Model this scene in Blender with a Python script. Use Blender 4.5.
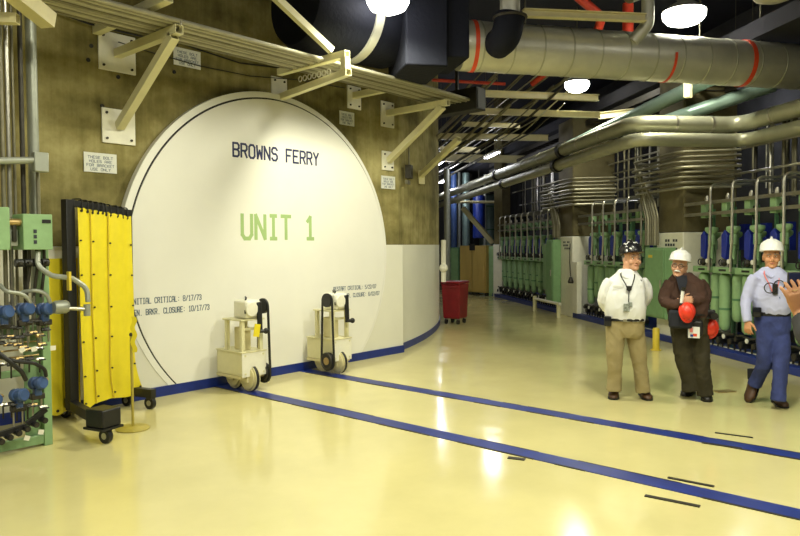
import bpy, bmesh, math, random
from mathutils import Vector, Matrix, noise
for o in list(bpy.data.objects): bpy.data.objects.remove(o)
SC = bpy.context.scene
COL = SC.collection
random.seed(7)
PI = math.pi
V = Vector

# ------------------------------------------------------------------ camera
EYE = V((0, 0, 1.72)); PSI = math.radians(41.5); PITCH = -math.atan(22/689.); ROLL = math.radians(0.4)
FW = V((math.cos(PSI)*math.cos(PITCH), math.sin(PSI)*math.cos(PITCH), math.sin(PITCH)))
RT = V((math.sin(PSI), -math.cos(PSI), 0)); UP = RT.cross(FW)
RT2 = RT*math.cos(ROLL) - UP*math.sin(ROLL); UP2 = UP*math.cos(ROLL) + RT*math.sin(ROLL)
cam_data = bpy.data.cameras.new('camera'); cam_data.sensor_width = 36.0; cam_data.lens = 689/800*36
cam_data.clip_start = 0.05; cam_data.clip_end = 200
cam = bpy.data.objects.new('camera', cam_data); COL.objects.link(cam)
m3 = Matrix((RT2, UP2, -FW)).transposed()
cam.matrix_world = Matrix.Translation(EYE) @ m3.to_4x4()
SC.camera = cam

# ------------------------------------------------------------------ world, exposure
w = bpy.data.worlds.new('world'); SC.world = w; w.use_nodes = True
w.node_tree.nodes['Background'].inputs[0].default_value = (0.55, 0.6, 1.0, 1)
w.node_tree.nodes['Background'].inputs[1].default_value = 0.030
SC.view_settings.view_transform = 'Standard'; SC.view_settings.look = 'None'
SC.view_settings.gamma = 1; SC.view_settings.use_curve_mapping = False
SC.view_settings.exposure = -0.04
LAMP_COLOR = (0.99, 0.965, 0.715)
LAMP_WATTS = 150

# ------------------------------------------------------------------ materials
M = {}
def mat(name, color, rough=0.5, metal=0.0, var=0.0, scale=6.0, bump=0.0, bscale=30.0, emit=None, estr=0.0, coat=0.0, spec=0.5, stretch=None, var_color=None, rough_var=0.0):
    m = bpy.data.materials.new(name); m.use_nodes = True
    nt = m.node_tree; b = nt.nodes['Principled BSDF']
    b.inputs['Base Color'].default_value = (*color, 1); b.inputs['Roughness'].default_value = rough
    b.inputs['Metallic'].default_value = metal; b.inputs['Specular IOR Level'].default_value = spec
    if coat: b.inputs['Coat Weight'].default_value = coat; b.inputs['Coat Roughness'].default_value = 0.08
    if emit: b.inputs['Emission Color'].default_value = (*emit, 1); b.inputs['Emission Strength'].default_value = estr
    if var or bump or rough_var:
        tc = nt.nodes.new('ShaderNodeTexCoord'); mp = nt.nodes.new('ShaderNodeMapping')
        nt.links.new(tc.outputs['Object'], mp.inputs[0])
        if stretch: mp.inputs['Scale'].default_value = stretch
    if var:
        n = nt.nodes.new('ShaderNodeTexNoise'); n.inputs['Scale'].default_value = scale; n.inputs['Detail'].default_value = 6
        n.inputs['Roughness'].default_value = 0.6
        nt.links.new(mp.outputs[0], n.inputs['Vector'])
        r = nt.nodes.new('ShaderNodeValToRGB'); r.color_ramp.elements[0].position = 0.3; r.color_ramp.elements[1].position = 0.7
        c2 = var_color if var_color else tuple(max(0, c*(1-var)) for c in color)
        c1 = color if var_color else tuple(min(1, c*(1+var*0.6)) for c in color)
        r.color_ramp.elements[0].color = (*c2, 1); r.color_ramp.elements[1].color = (*c1, 1)
        nt.links.new(n.outputs['Fac'], r.inputs[0]); nt.links.new(r.outputs[0], b.inputs['Base Color'])
    if rough_var:
        n3 = nt.nodes.new('ShaderNodeTexNoise'); n3.inputs['Scale'].default_value = 2.5; n3.inputs['Detail'].default_value = 5
        nt.links.new(mp.outputs[0], n3.inputs['Vector'])
        mr = nt.nodes.new('ShaderNodeMapRange'); mr.inputs[1].default_value = .3; mr.inputs[2].default_value = .7
        mr.inputs[3].default_value = max(0, rough-rough_var); mr.inputs[4].default_value = rough+rough_var
        nt.links.new(n3.outputs['Fac'], mr.inputs[0]); nt.links.new(mr.outputs[0], b.inputs['Roughness'])
    if bump:
        n2 = nt.nodes.new('ShaderNodeTexNoise'); n2.inputs['Scale'].default_value = bscale; n2.inputs['Detail'].default_value = 4
        nt.links.new(mp.outputs[0], n2.inputs['Vector'])
        bp = nt.nodes.new('ShaderNodeBump'); bp.inputs['Strength'].default_value = bump; bp.inputs['Distance'].default_value = 0.02
        nt.links.new(n2.outputs['Fac'], bp.inputs['Height']); nt.links.new(bp.outputs[0], b.inputs['Normal'])
    M[name] = m
    return m
mat('floor', (0.66, 0.595, 0.285), 0.13, var=0.10, scale=0.9, bump=0.035, bscale=1.6, spec=0.5, rough_var=0.05)
mat('white_paint', (0.76, 0.75, 0.66), 0.45, var=0.05, scale=1.2, bump=0.05, bscale=25)
mat('door_paint', (0.82, 0.81, 0.76), 0.35, var=0.04, scale=1.0, bump=0.03, bscale=8)
mat('cream', (0.66, 0.60, 0.34), 0.42, var=0.08, scale=9)
mat('pale_cream', (0.72, 0.68, 0.42), 0.42, var=0.06, scale=7)
mat('white_plate', (0.82, 0.80, 0.68), 0.45, var=0.06, scale=9)
mat('blue_paint', (0.010, 0.028, 0.21), 0.38, var=0.25, scale=5)
mat('blue_valve', (0.015, 0.03, 0.30), 0.35, var=0.2, scale=12)
mat('blue_gray', (0.05, 0.10, 0.26), 0.4, var=0.2, scale=12)
mat('green', (0.21, 0.38, 0.18), 0.42, var=0.12, scale=8)
mat('green_light', (0.27, 0.44, 0.22), 0.42, var=0.12, scale=8)
mat('green_dark', (0.09, 0.22, 0.11), 0.45, var=0.15, scale=8)
mat('yellow_vinyl', (0.80, 0.66, 0.025), 0.42, var=0.06, scale=6, bump=0.15, bscale=9)
mat('brass_yellow', (0.42, 0.34, 0.06), 0.4, var=.1, scale=8)
mat('yellow', (0.72, 0.55, 0.05), 0.45, var=0.08, scale=8)
mat('black', (0.012, 0.012, 0.013), 0.45, var=0.3, scale=20)
mat('black_rubber', (0.006, 0.007, 0.014), 0.8, bump=0.3, bscale=20, spec=.2)
mat('dark_steel', (0.06, 0.055, 0.045), 0.5, 0.6, var=0.3, scale=14)
mat('seam', (0.02, 0.02, 0.02), 0.8)
mat('steel', (0.55, 0.53, 0.46), 0.3, 0.9, var=0.15, scale=10)
mat('dull_pipe', (0.22, 0.205, 0.14), 0.5, 0.6, var=0.2, scale=8)
mat('duct', (0.62, 0.61, 0.51), 0.40, 0.55, var=0.10, scale=3.5, bump=0.18, bscale=7, rough_var=0.08)
mat('lagging', (0.44, 0.44, 0.33), 0.45, 0.6, var=0.12, scale=4, bump=0.15, bscale=9)
mat('teal_pipe', (0.28, 0.40, 0.36), 0.35, 0.5, var=0.15, scale=5)
mat('galv', (0.42, 0.40, 0.30), 0.45, 0.6, var=0.15, scale=8)
mat('gray_pipe', (0.36, 0.38, 0.33), 0.4, 0.4, var=0.15, scale=5)
mat('red_paint', (0.55, 0.05, 0.025), 0.4, var=0.15, scale=8)
mat('red_tape', (0.75, 0.07, 0.02), 0.4)
mat('red_bin', (0.24, 0.008, 0.014), 0.4, var=0.2, scale=5)
mat('brass', (0.5, 0.36, 0.16), 0.4, 0.8)
mat('plywood', (0.50, 0.36, 0.10), 0.55, var=0.15, scale=4, stretch=(1, 1, .2))
mat('sign', (0.72, 0.73, 0.68), 0.5, var=0.06, scale=20)
mat('ink', (0.03, 0.035, 0.05), 0.6)
mat('ink_blue', (0.010, 0.018, 0.085), 0.6)
mat('ink_small', (0.10, 0.14, 0.20), 0.6)
mat('ink_green', (0.35, 0.50, 0.21), 0.6)
mat('dark_ceiling', (0.018, 0.018, 0.026), 0.9)
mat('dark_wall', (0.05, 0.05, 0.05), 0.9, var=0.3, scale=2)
mat('bulb', (1, 1, 1), 0.5, emit=(1.0, 0.97, 0.86), estr=26)
mat('tube_lamp', (1, 1, 1), 0.5, emit=(0.86, 0.86, 1.0), estr=16)
mat('dull_lens', (0.5, 0.48, 0.36), 0.4)
mat('reflector', (0.75, 0.74, 0.68), 0.3, 0.7)
mat('gauge', (0.8, 0.8, 0.75), 0.4)

def concrete():
    m = bpy.data.materials.new('concrete'); m.use_nodes = True; nt = m.node_tree; b = nt.nodes['Principled BSDF']
    b.inputs['Roughness'].default_value = 0.85; b.inputs['Specular IOR Level'].default_value = 0.25
    tc = nt.nodes.new('ShaderNodeTexCoord')
    def nz(scale, sc, det=6):
        mp = nt.nodes.new('ShaderNodeMapping'); mp.inputs['Scale'].default_value = sc
        nt.links.new(tc.outputs['Object'], mp.inputs[0])
        n = nt.nodes.new('ShaderNodeTexNoise'); n.inputs['Scale'].default_value = scale; n.inputs['Detail'].default_value = det
        n.inputs['Roughness'].default_value = .65
        nt.links.new(mp.outputs[0], n.inputs['Vector']); return n
    a = nz(.75, (1, 1, 1.6), 3); c = nz(.5, (.3, .3, 3.2), 2); d = nz(14, (1, 1, 1))
    e = nz(3.0, (3.0, 3.0, .25), 3)
    def mix(x, y, f):
        mm = nt.nodes.new('ShaderNodeMix'); mm.inputs[0].default_value = f
        nt.links.new(x, mm.inputs[2]); nt.links.new(y, mm.inputs[3]); return mm.outputs[0]
    s = mix(a.outputs['Fac'], c.outputs['Fac'], .38); s = mix(s, e.outputs['Fac'], .15); s = mix(s, d.outputs['Fac'], .10)
    r = nt.nodes.new('ShaderNodeValToRGB'); el = r.color_ramp.elements
    el[0].position = .40; el[0].color = (0.11, 0.095, 0.030, 1); el[1].position = .60; el[1].color = (0.44, 0.39, 0.18, 1)
    q = el.new(.5); q.color = (0.25, 0.215, 0.08, 1)
    nt.links.new(s, r.inputs[0]); nt.links.new(r.outputs[0], b.inputs['Base Color'])
    bp = nt.nodes.new('ShaderNodeBump'); bp.inputs['Strength'].default_value = .12; bp.inputs['Distance'].default_value = .02
    nt.links.new(s, bp.inputs['Height']); nt.links.new(bp.outputs[0], b.inputs['Normal'])
    M['concrete'] = m
concrete()

# ------------------------------------------------------------------ mesh helpers
def frame(d):
    d = d.normalized(); a = V((0, 0, 1)) if abs(d.z) < .9 else V((1, 0, 0))
    x = a.cross(d).normalized(); return x, d.cross(x)
class MB:
    def __init__(s): s.v = []; s.f = []
    def add(s, vs, fs):
        n = len(s.v); s.v += [V(p) for p in vs]; s.f += [tuple(i+n for i in q) for q in fs]; return s
    def box(s, c, d, R=None):
        c = V(c); vs = []
        for x in (-.5, .5):
            for y in (-.5, .5):
                for z in (-.5, .5):
                    p = V((x*d[0], y*d[1], z*d[2])); vs.append(c + (R @ p if R else p))
        return s.add(vs, [(0, 1, 3, 2), (4, 6, 7, 5), (0, 4, 5, 1), (2, 3, 7, 6), (0, 2, 6, 4), (1, 5, 7, 3)])
    def bx(s, x0, x1, y0, y1, z0, z1): return s.box(((x0+x1)/2, (y0+y1)/2, (z0+z1)/2), (x1-x0, y1-y0, z1-z0))
    def beam(s, p0, p1, w, h):
        p0, p1 = V(p0), V(p1); d = p1-p0; x, y = frame(d)
        R = Matrix((x, y, d.normalized())).transposed(); return s.box((p0+p1)/2, (w, h, d.length), R)
    def hollow(s, p0, p1, w, th=.006):
        p0, p1 = V(p0), V(p1); d = p1-p0; x, y = frame(d); h = w/2; i = h-th; vs = []
        for p in (p0, p1):
            for r in (h, i):
                for a, b in ((-1, -1), (1, -1), (1, 1), (-1, 1)): vs.append(p + x*a*r + y*b*r)
        fs = []
        for k in range(4):
            j = (k+1) % 4
            fs += [(k, j, 8+j, 8+k), (4+k, 12+k, 12+j, 4+j), (k, 4+k, 4+j, j), (8+k, 8+j, 12+j, 12+k)]
        return s.add(vs, fs)
    def ibeam(s, p0, p1, w, h, t=.012):
        p0, p1 = V(p0), V(p1); d = (p1-p0).normalized(); x, y = frame(d)
        for o in (-1, 1): s.beam(p0 + y*o*(h-t)/2, p1 + y*o*(h-t)/2, w, t)
        return s.beam(p0, p1, t, h-2*t)
    def tube(s, pts, r, seg=10, cap=True, ell=None, up=None):
        pts = [V(p) for p in pts]; n = len(pts); rs = r if isinstance(r, (list, tuple)) else [r]*n
        x = None; rings = []
        for i in range(n):
            t = (pts[min(i+1, n-1)] - pts[max(i-1, 0)]).normalized()
            if x is None:
                if up is not None: x = (V(up) - t*t.dot(V(up))).normalized()
                else: x = frame(t)[0]
            else: x = (x - t*t.dot(x)).normalized()
            y = t.cross(x); e = ell[i] if ell else 1
            rings.append([pts[i] + x*math.cos(2*PI*k/seg)*rs[i] + y*math.sin(2*PI*k/seg)*rs[i]*e for k in range(seg)])
        return s.loft(rings, cap)
    def loft(s, rings, cap=True, close=False):
        seg = len(rings[0]); vs = [p for q in rings for p in q]; fs = []
        n = len(rings)
        for i in range(n if close else n-1):
            for k in range(seg):
                a = i*seg+k; b = i*seg+(k+1) % seg; j = ((i+1) % n)*seg
                fs.append((a, b, j+(k+1) % seg, j+k))
        if cap and not close: fs += [tuple(range(seg-1, -1, -1)), tuple(range((n-1)*seg, n*seg))]
        return s.add(vs, fs)
    def cyl(s, p0, p1, r, r2=None, seg=16): return s.tube([p0, p1], [r, r if r2 is None else r2], seg)
    def lathe(s, prof, base, axis=(0, 0, 1), seg=20, cap=True):
        base = V(base); ax = V(axis).normalized(); x, y = frame(ax)
        return s.loft([[base + ax*z + (x*math.cos(2*PI*k/seg) + y*math.sin(2*PI*k/seg))*max(r, 1e-4) for k in range(seg)] for r, z in prof], cap)
    def sphere(s, c, r, seg=12, rings=8, R=None):
        c = V(c); r = (r, r, r) if isinstance(r, (int, float)) else r; rr = []
        for i in range(rings+1):
            a = -PI/2 + PI*i/rings; q = []
            for k in range(seg):
                p = V((math.cos(a)*math.cos(2*PI*k/seg)*r[0], math.cos(a)*math.sin(2*PI*k/seg)*r[1], math.sin(a)*r[2]))
                if i in (0, rings): p = V((1e-5*math.cos(2*PI*k/seg), 1e-5*math.sin(2*PI*k/seg), p.z))
                q.append(c + (R @ p if R else p))
            rr.append(q)
        return s.loft(rr, True)
    def torus(s, c, axis, R, r, seg=20, rs=8):
        c = V(c); x, y = frame(V(axis)); z = V(axis).normalized(); rr = []
        for i in range(seg):
            a = 2*PI*i/seg; d = x*math.cos(a)+y*math.sin(a)
            rr.append([c + d*(R + r*math.cos(2*PI*k/rs)) + z*r*math.sin(2*PI*k/rs) for k in range(rs)])
        return s.loft(rr, False, True)
    def poly(s, pts, off):
        n = len(pts); off = V(off); vs = [V(p) for p in pts] + [V(p)+off for p in pts]
        return s.add(vs, [tuple(range(n)), tuple(range(2*n-1, n-1, -1))] + [(i, n+i, n+(i+1) % n, (i+1) % n) for i in range(n)])
    def xform(s, mtx): s.v = [mtx @ p for p in s.v]; return s
    def build(s, name, m, parent=None, smooth=35, bevel=0, kind=None):
        me = bpy.data.meshes.new(name)
        vs = s.v
        if parent is not None:
            inv = WM[parent.name].inverted(); vs = [inv @ p for p in vs]
        me.from_pydata([tuple(p) for p in vs], [], s.f); me.validate()
        bm = bmesh.new(); bm.from_mesh(me); bmesh.ops.recalc_face_normals(bm, faces=bm.faces[:]); bm.to_mesh(me); bm.free()
        me.materials.append(M[m] if isinstance(m, str) else m)
        if smooth:
            me.shade_smooth(); me.set_sharp_from_angle(angle=math.radians(smooth))
        o = bpy.data.objects.new(name, me); COL.objects.link(o)
        if parent is not None: o.parent = parent; WM[o.name] = WM[parent.name].copy()
        else: WM[o.name] = Matrix.Identity(4)
        if bevel:
            md = o.modifiers.new('bevel', 'BEVEL'); md.width = bevel; md.segments = 2; md.limit_method = 'ANGLE'
        if kind: o['kind'] = kind
        return o
WM = {}
def thing(name, label, cat, loc=(0, 0, 0), rz=0.0, group=None):
    o = bpy.data.objects.new(name, None); COL.objects.link(o); o.empty_display_size = .1
    o.location = loc; o.rotation_euler = (0, 0, rz); WM[o.name] = Matrix.Translation(loc) @ Matrix.Rotation(rz, 4, 'Z')
    return tag(o, label, cat, group)
def tag(o, label, cat, group=None):
    o['label'] = label; o['category'] = cat
    if group: o['group'] = group
    return o
def origin(o, p):
    """move a single-mesh thing's origin to p, keeping its shape in place"""
    p = V(p); o.data.transform(Matrix.Translation(-p)); o.location = p; WM[o.name] = Matrix.Translation(p); return o
def copy_tree(o, parent=None):
    c = o.copy(); COL.objects.link(c)
    if parent is not None: c.parent = parent
    for ch in list(o.children): copy_tree(ch, c)
    return c
def fillet(pts, r, n=6):
    pts = [V(p) for p in pts]; out = [pts[0]]
    for i in range(1, len(pts)-1):
        a = (pts[i-1]-pts[i]); b = (pts[i+1]-pts[i]); la, lb = a.length, b.length; a.normalize(); b.normalize()
        ang = a.angle(b); d = min(r/max(math.tan(ang/2), 1e-3), la*.48, lb*.48)
        p0 = pts[i]+a*d; p2 = pts[i]+b*d
        for k in range(n+1):
            t = k/n; out.append(p0*(1-t)**2 + pts[i]*2*t*(1-t) + p2*t*t)
    out.append(pts[-1]); return out

# local frame of the long corridor beside the drive-unit bank: s runs away down it, t towards the viewer's side
UA = math.radians(49.4); U = V((math.cos(UA), math.sin(UA), 0)); N = V((-math.sin(UA), math.cos(UA), 0)); P0 = V((10.08, 2.01, 0))
def W(s, t, z=0.0): return P0 + U*s + N*t + V((0, 0, z))

# stroke lettering on a 4 x 6 grid
GL = {
'A': [[(0,0),(0,4),(1,6),(3,6),(4,4),(4,0)],[(0,2.6),(4,2.6)]], 'B': [[(0,0),(0,6),(3,6),(4,5.2),(4,3.9),(3,3.1),(0,3.1)],[(3,3.1),(4,2.3),(4,.8),(3,0),(0,0)]],
'C': [[(4,5),(3,6),(1,6),(0,5),(0,1),(1,0),(3,0),(4,1)]], 'E': [[(4,6),(0,6),(0,0),(4,0)],[(0,3.1),(3,3.1)]], 'F': [[(4,6),(0,6),(0,0)],[(0,3.1),(3,3.1)]],
'G': [[(4,5),(3,6),(1,6),(0,5),(0,1),(1,0),(3,0),(4,1),(4,2.8),(2.4,2.8)]], 'H': [[(0,0),(0,6)],[(4,0),(4,6)],[(0,3.1),(4,3.1)]],
'I': [[(2,0),(2,6)],[(.8,6),(3.2,6)],[(.8,0),(3.2,0)]], 'K': [[(0,0),(0,6)],[(4,6),(0,2.6)],[(1.4,3.6),(4,0)]], 'L': [[(0,6),(0,0),(4,0)]],
'N': [[(0,0),(0,6),(4,0),(4,6)]], 'O': [[(1,0),(0,1),(0,5),(1,6),(3,6),(4,5),(4,1),(3,0),(1,0)]], 'R': [[(0,0),(0,6),(3,6),(4,5.2),(4,3.7),(3,2.9),(0,2.9)],[(2.2,2.9),(4,0)]],
'S': [[(4,5),(3,6),(1,6),(0,5),(0,4),(1,3.1),(3,3.1),(4,2.2),(4,1),(3,0),(1,0),(0,1)]], 'T': [[(2,0),(2,6)],[(0,6),(4,6)]],
'U': [[(0,6),(0,1),(1,0),(3,0),(4,1),(4,6)]], 'W': [[(0,6),(.5,0),(2,4),(3.5,0),(4,6)]], 'Y': [[(0,6),(2,3),(4,6)],[(2,3),(2,0)]],
'0': [[(1,0),(0,1),(0,5),(1,6),(3,6),(4,5),(4,1),(3,0),(1,0)]], '1': [[(.8,4.8),(2.2,6),(2.2,0)],[(.8,0),(3.6,0)]], '2': [[(0,5),(1,6),(3,6),(4,5),(4,3.8),(0,0),(4,0)]],
'3': [[(0,5),(1,6),(3,6),(4,5),(4,4),(3,3.1),(1.4,3.1)],[(3,3.1),(4,2.2),(4,1),(3,0),(1,0),(0,1)]], '5': [[(4,6),(0,6),(0,3.5),(3,3.5),(4,2.6),(4,1),(3,0),(0,0)]],
'6': [[(4,5),(3,6),(1,6),(0,5),(0,1),(1,0),(3,0),(4,1),(4,2.4),(3,3.4),(0,3.2)]], '7': [[(0,6),(4,6),(1.2,0)]],
'8': [[(1,0),(0,1),(0,2.2),(1,3.1),(3,3.1),(4,4),(4,5),(3,6),(1,6),(0,5),(0,4),(1,3.1)],[(3,3.1),(4,2.2),(4,1),(3,0),(1,0)]],
'/': [[(0,0),(4,6)]], '.': [[(1.8,0),(2.2,0)]], ':': [[(1.8,1.2),(2.2,1.2)],[(1.8,4.4),(2.2,4.4)]], ' ': []}
def lettering(mb, text, org, ux, uz, pitch, h, wd, stroke, depth, nrm):
    org, ux, uz, nrm = V(org), V(ux), V(uz), V(nrm); k_ = 0
    for i, ch in enumerate(text):
        for st in GL[ch]:
            q = [org + ux*(i*pitch + x/4*wd) + uz*(y/6*h) for x, y in st]
            for a, b in zip(q[:-1], q[1:]):
                d = (b-a).normalized(); sd = nrm.cross(d).normalized()*stroke/2; e = d*stroke*.35
                k_ += 1; mb.poly([a-e+sd, b+e+sd, b+e-sd, a-e-sd], nrm*(depth + .00006*(k_ % 9)))
    return mb
# ================================================================== setting
CEIL = 6.6
mb = MB(); mb.bx(-7, 34, -9, 30, -.2, 0); mb.build('floor', 'floor', kind='structure')
mb = MB(); mb.bx(-7, 34, -9, 30, CEIL, CEIL+.2); mb.build('ceiling', 'dark_ceiling', kind='structure')
# drywell wall: flat round the doorway, then curving away down the corridor
prof = [V((-6, 7.42, 0)), V((8.36, 7.42, 0))]
p = V((8.36, 7.44, 0)); h = math.radians(21.0); ds = .25; prof.append(p.copy())
while h < math.radians(88):
    p = p + V((math.cos(h), math.sin(h), 0))*ds; h += ds/14.0; prof.append(p.copy())
WALLP = prof
def wall_strip(name, z0, z1, m, off=0.0, th=.5, pf=None):
    pf = pf or prof; mb = MB(); n = len(pf); vs = []
    for i, q in enumerate(pf):
        t = (pf[min(i+1, n-1)]-pf[max(i-1, 0)]).normalized(); nr = V((t.y, -t.x, 0))
        a = q + nr*off; b = q - nr*th
        vs.append([a + V((0, 0, z0)), a + V((0, 0, z1)), b + V((0, 0, z1)), b + V((0, 0, z0))])
    mb.loft(vs, True); return mb.build(name, m, kind='structure')
wall_strip('wall_left', 1.74, CEIL, 'concrete', 0.0, .6)
wall_strip('wall_left_lower', 0, 1.74, 'white_paint', 0.004, .6)
# blue baseboard follows the wall, a bit proud in front of the door panel
wall_strip('baseboard_left', 0, .115, 'blue_paint', .016, -.002, pf=[V((8.362, 7.44, 0))]+prof[3:])
mb = MB(); mb.bx(-6, 8.36, 7.315, 7.335, 0, .115); mb.build('baseboard_door', 'blue_paint', kind='structure')
# flat panel that carries the doorway at lower right
mb = MB(); mb.bx(-5.9, 8.36, 7.335, 7.42, 0, 1.73); mb.build('trim_1', 'white_paint', kind='structure', bevel=.004)
# right hand rear wall and end wall of the corridor, dark
def slab(name, a, b, th, z0, z1, m):
    a, b = V(a), V(b); d = (b-a).normalized(); nr = V((d.y, -d.x, 0))*th
    mb = MB(); mb.poly([a+V((0, 0, z0)), b+V((0, 0, z0)), b+nr+V((0, 0, z0)), a+nr+V((0, 0, z0))], (0, 0, z1-z0)); return mb.build(name, m, kind='structure')
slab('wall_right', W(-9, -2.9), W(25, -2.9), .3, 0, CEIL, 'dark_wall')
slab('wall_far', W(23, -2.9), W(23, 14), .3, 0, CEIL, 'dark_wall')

# ------------------------------------------------------------------ round shield door
dt = thing('shield_door', 'huge round white shield plug door lettered BROWNS FERRY UNIT 1 in the concrete wall', 'door', (5.8, 7.36, 0))
def disc(cx, cz, r, y0, y1, zmin=.116, seg=128, rin=None):
    mb = MB()
    pts = []
    a0 = math.asin((zmin-cz)/r)
    for k in range(seg+1):
        a = a0 + (PI-2*a0)*k/seg; pts.append(V((cx + r*math.cos(a), 0, cz + r*math.sin(a))))
    if rin is None:
        mb.poly([q + V((0, y0, 0)) for q in pts], (0, y1-y0, 0)); return mb
    c2, z2, r2 = rin; b0 = math.asin((zmin-z2)/r2); vs = []
    for k in range(seg+1):
        a = b0 + (PI-2*b0)*k/seg; q = V((c2 + r2*math.cos(a), 0, z2 + r2*math.sin(a))); o = pts[k]
        vs.append([o + V((0, y0, 0)), q + V((0, y0, 0)), q + V((0, y1, 0)), o + V((0, y1, 0))])
    mb.loft(vs, True); return mb
disc(5.821, 1.559, 2.099, 7.322, 7.40).build('door_plug', 'door_paint', dt, smooth=20)
disc(5.79, 1.58, 2.17, 7.325, 7.415, rin=(5.814, 1.566, 2.1135)).build('door_ring', 'door_paint', dt, smooth=20)
disc(5.82, 1.56, 2.13, 7.3345, 7.35).build('seam', 'seam', dt, smooth=20)
YD = 7.3215; XN = V((1, 0, 0)); ZN = V((0, 0, 1)); NN = V((0, -1, 0))
def dtext(txt, x, z, pitch, h, wd, st, m, nm='lettering', lab=None):
    o = lettering(MB(), txt, (x, YD, z), XN, ZN, pitch, h, wd, st, .0015, NN).build(nm, m, dt, smooth=0)
    if lab: o['label'] = lab
dtext('BROWNS FERRY', 5.13, 2.865, .1215, .165, .085, .027, 'ink_blue', lab='dark blue lettering')
dtext('UNIT 1', 5.25, 1.83, .212, .30, .145, .050, 'ink_green', lab='pale green lettering')
dtext('INITIAL CRITICAL: 8/17/73', 3.745, 1.088, .0362, .062, .025, .0095, 'ink_small', lab='small blue-grey lettering')
dtext('GEN. BRKR. CLOSURE: 10/17/73', 3.745, .96, .0362, .062, .025, .0095, 'ink_small', lab='small blue-grey lettering')
dtext('RESTART CRITICAL: 5/22/07', 6.82, 1.075, .0362, .055, .025, .0085, 'ink_small', lab='small blue-grey lettering')
dtext('GEN. BRKR. CLOSURE: 6/02/07', 6.82, .965, .0362, .055, .025, .0085, 'ink_small', lab='small blue-grey lettering')

# ------------------------------------------------------------------ rails set in the floor
for x, lab in ((4.90, 'blue painted rail strip on the floor, nearer the camera, running to the left carriage'), (6.25, 'blue painted rail strip on the floor, farther one, running to the right carriage')):
    t = thing('rail_strip', lab, 'rail', (x, 3, 0), 0, 'blue door rails')
    mb = MB(); mb.bx(x-.095, x+.095, -2.5, 7.31, 0, .006); mb.build('painted_strip', 'blue_paint', t)
    for sx in (-1, 1):
        y = -2.4
        while y < 6.9:
            L = random.uniform(.15, .9); 
            if random.random() < .75: MB().bx(x+sx*.095-.008, x+sx*.095+.008, y, y+L, 0, .0066).build('worn_edge', 'dark_steel', t)
            y += L + random.uniform(.05, .5)
def onfloor(x, y):
    d = FW*689 + RT2*(x-400) - UP2*(y-268); return EYE + d*(-1.72/d.z)
def floor_strip(name, a, b, wd, lab, cat, m='dark_steel', th=.008, z0=.0):
    a, b = V(a), V(b); mb = MB(); d = (b-a).normalized(); sd = V((-d.y, d.x, 0))*wd/2
    mb.poly([a+sd, b+sd, b-sd, a-sd], (0, 0, th))
    return tag(mb.build(name, m, smooth=0), lab, cat)
floor_strip('floor_slot', onfloor(645, 496), onfloor(700, 507), .035, 'dark steel slot cover in the floor just in front of the nearer rail', 'slot cover')
floor_strip('floor_slot', onfloor(668, 478), onfloor(714, 487), .03, 'dark steel slot cover touching the far edge of the nearer rail', 'slot cover', z0=.0)
floor_strip('floor_slot', onfloor(702, 443), onfloor(742, 449), .03, 'dark steel slot cover along the near edge of the farther rail', 'slot cover')
floor_strip('floor_slot', onfloor(715, 433), onfloor(753, 438), .025, 'dark steel slot cover beyond the farther rail, in front of the man in blue jeans', 'slot cover')
floor_strip('floor_plate', onfloor(508, 458), onfloor(525, 460), .05, 'small dark metal plate against the near edge of the nearer rail', 'floor plate')
floor_strip('floor_drain', onfloor(716, 392), onfloor(733, 391), .12, 'dark brown floor drain cover behind the man with the red hard hats', 'drain cover', 'brass')
# ================================================================== lamps (high bay fixtures)
def pix(x, y, z):
    d = FW*689 + RT2*(x-400) - UP2*(y-268); return EYE + d*((z-1.72)/d.z)
def pixd(x, y, depth):
    d = FW*689 + RT2*(x-400) - UP2*(y-268); return EYE + d*(depth/689.)
def pixplane(x, y, p, n):
    d = FW*689 + RT2*(x-400) - UP2*(y-268); p = V(p); n = V(n); return EYE + d*((p-EYE).dot(n)/d.dot(n))
LG = 'high bay lamps under the ceiling'
def lamp(loc, lab, r=.29, watts=LAMP_WATTS, lit=True, hang=True):
    t = thing('high_bay_lamp', lab, 'lamp', loc, 0, LG); L = V(loc)
    prof = [(.05, .42), (.09, .40), (.10, .30), (.16, .27), (r*.8, .21), (r, .15), (r-.006, .15), (r*.78, .205), (.15, .26), (.05, .28)]
    MB().lathe(prof, L, (0, 0, 1), 28).build('reflector', 'reflector', t)
    MB().lathe([(.0, -.05), (r*.45, -.04), (r*.8, .0), (r*.97, .07), (r*.99, .135), (r*.9, .149), (.0, .149)], L, (0, 0, 1), 28).build('lens', 'bulb' if lit else 'dull_lens', t)
    MB().lathe([(.11, .40), (.12, .42), (.12, .62), (.08, .68), (.0, .68)], L, (0, 0, 1), 18).build('ballast_housing', 'gray_pipe', t)
    if hang: MB().cyl(L + V((0, 0, .66)), V((L.x, L.y, CEIL-.002)), .012, seg=8).build('hanger_rod', 'dull_pipe', t)
    if not lit: return t
    ld = bpy.data.lights.new('lamp_light', 'SPOT'); ld.energy = watts*PI; ld.color = LAMP_COLOR; ld.shadow_soft_size = r*.8
    ld.spot_size = math.radians(168); ld.spot_blend = .5
    lo = bpy.data.objects.new('lamp_light', ld); COL.objects.link(lo); lo.location = (0, 0, -.09); lo.parent = t
    return t
LMP = [(tuple(pix(388, 9, 4.45)), 'glaring high bay lamp in front of the round black fan above the door', .25, 1.0),
       (tuple(pix(684, 22, 5.0)), 'glaring high bay lamp just above the silver duct on the right', .31, .75),
       (tuple(pix(577, 90, 4.9)), 'high bay lamp seen right under the silver duct, between the cream beams', .25, .45),
       (tuple(pix(775, -2, 4.9)), 'unlit lamp cut by the top edge in the upper right corner', .3, 0)]
for loc, lab, r, k in LMP: lamp(loc, lab, r, LAMP_WATTS*k, k > 0)
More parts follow.
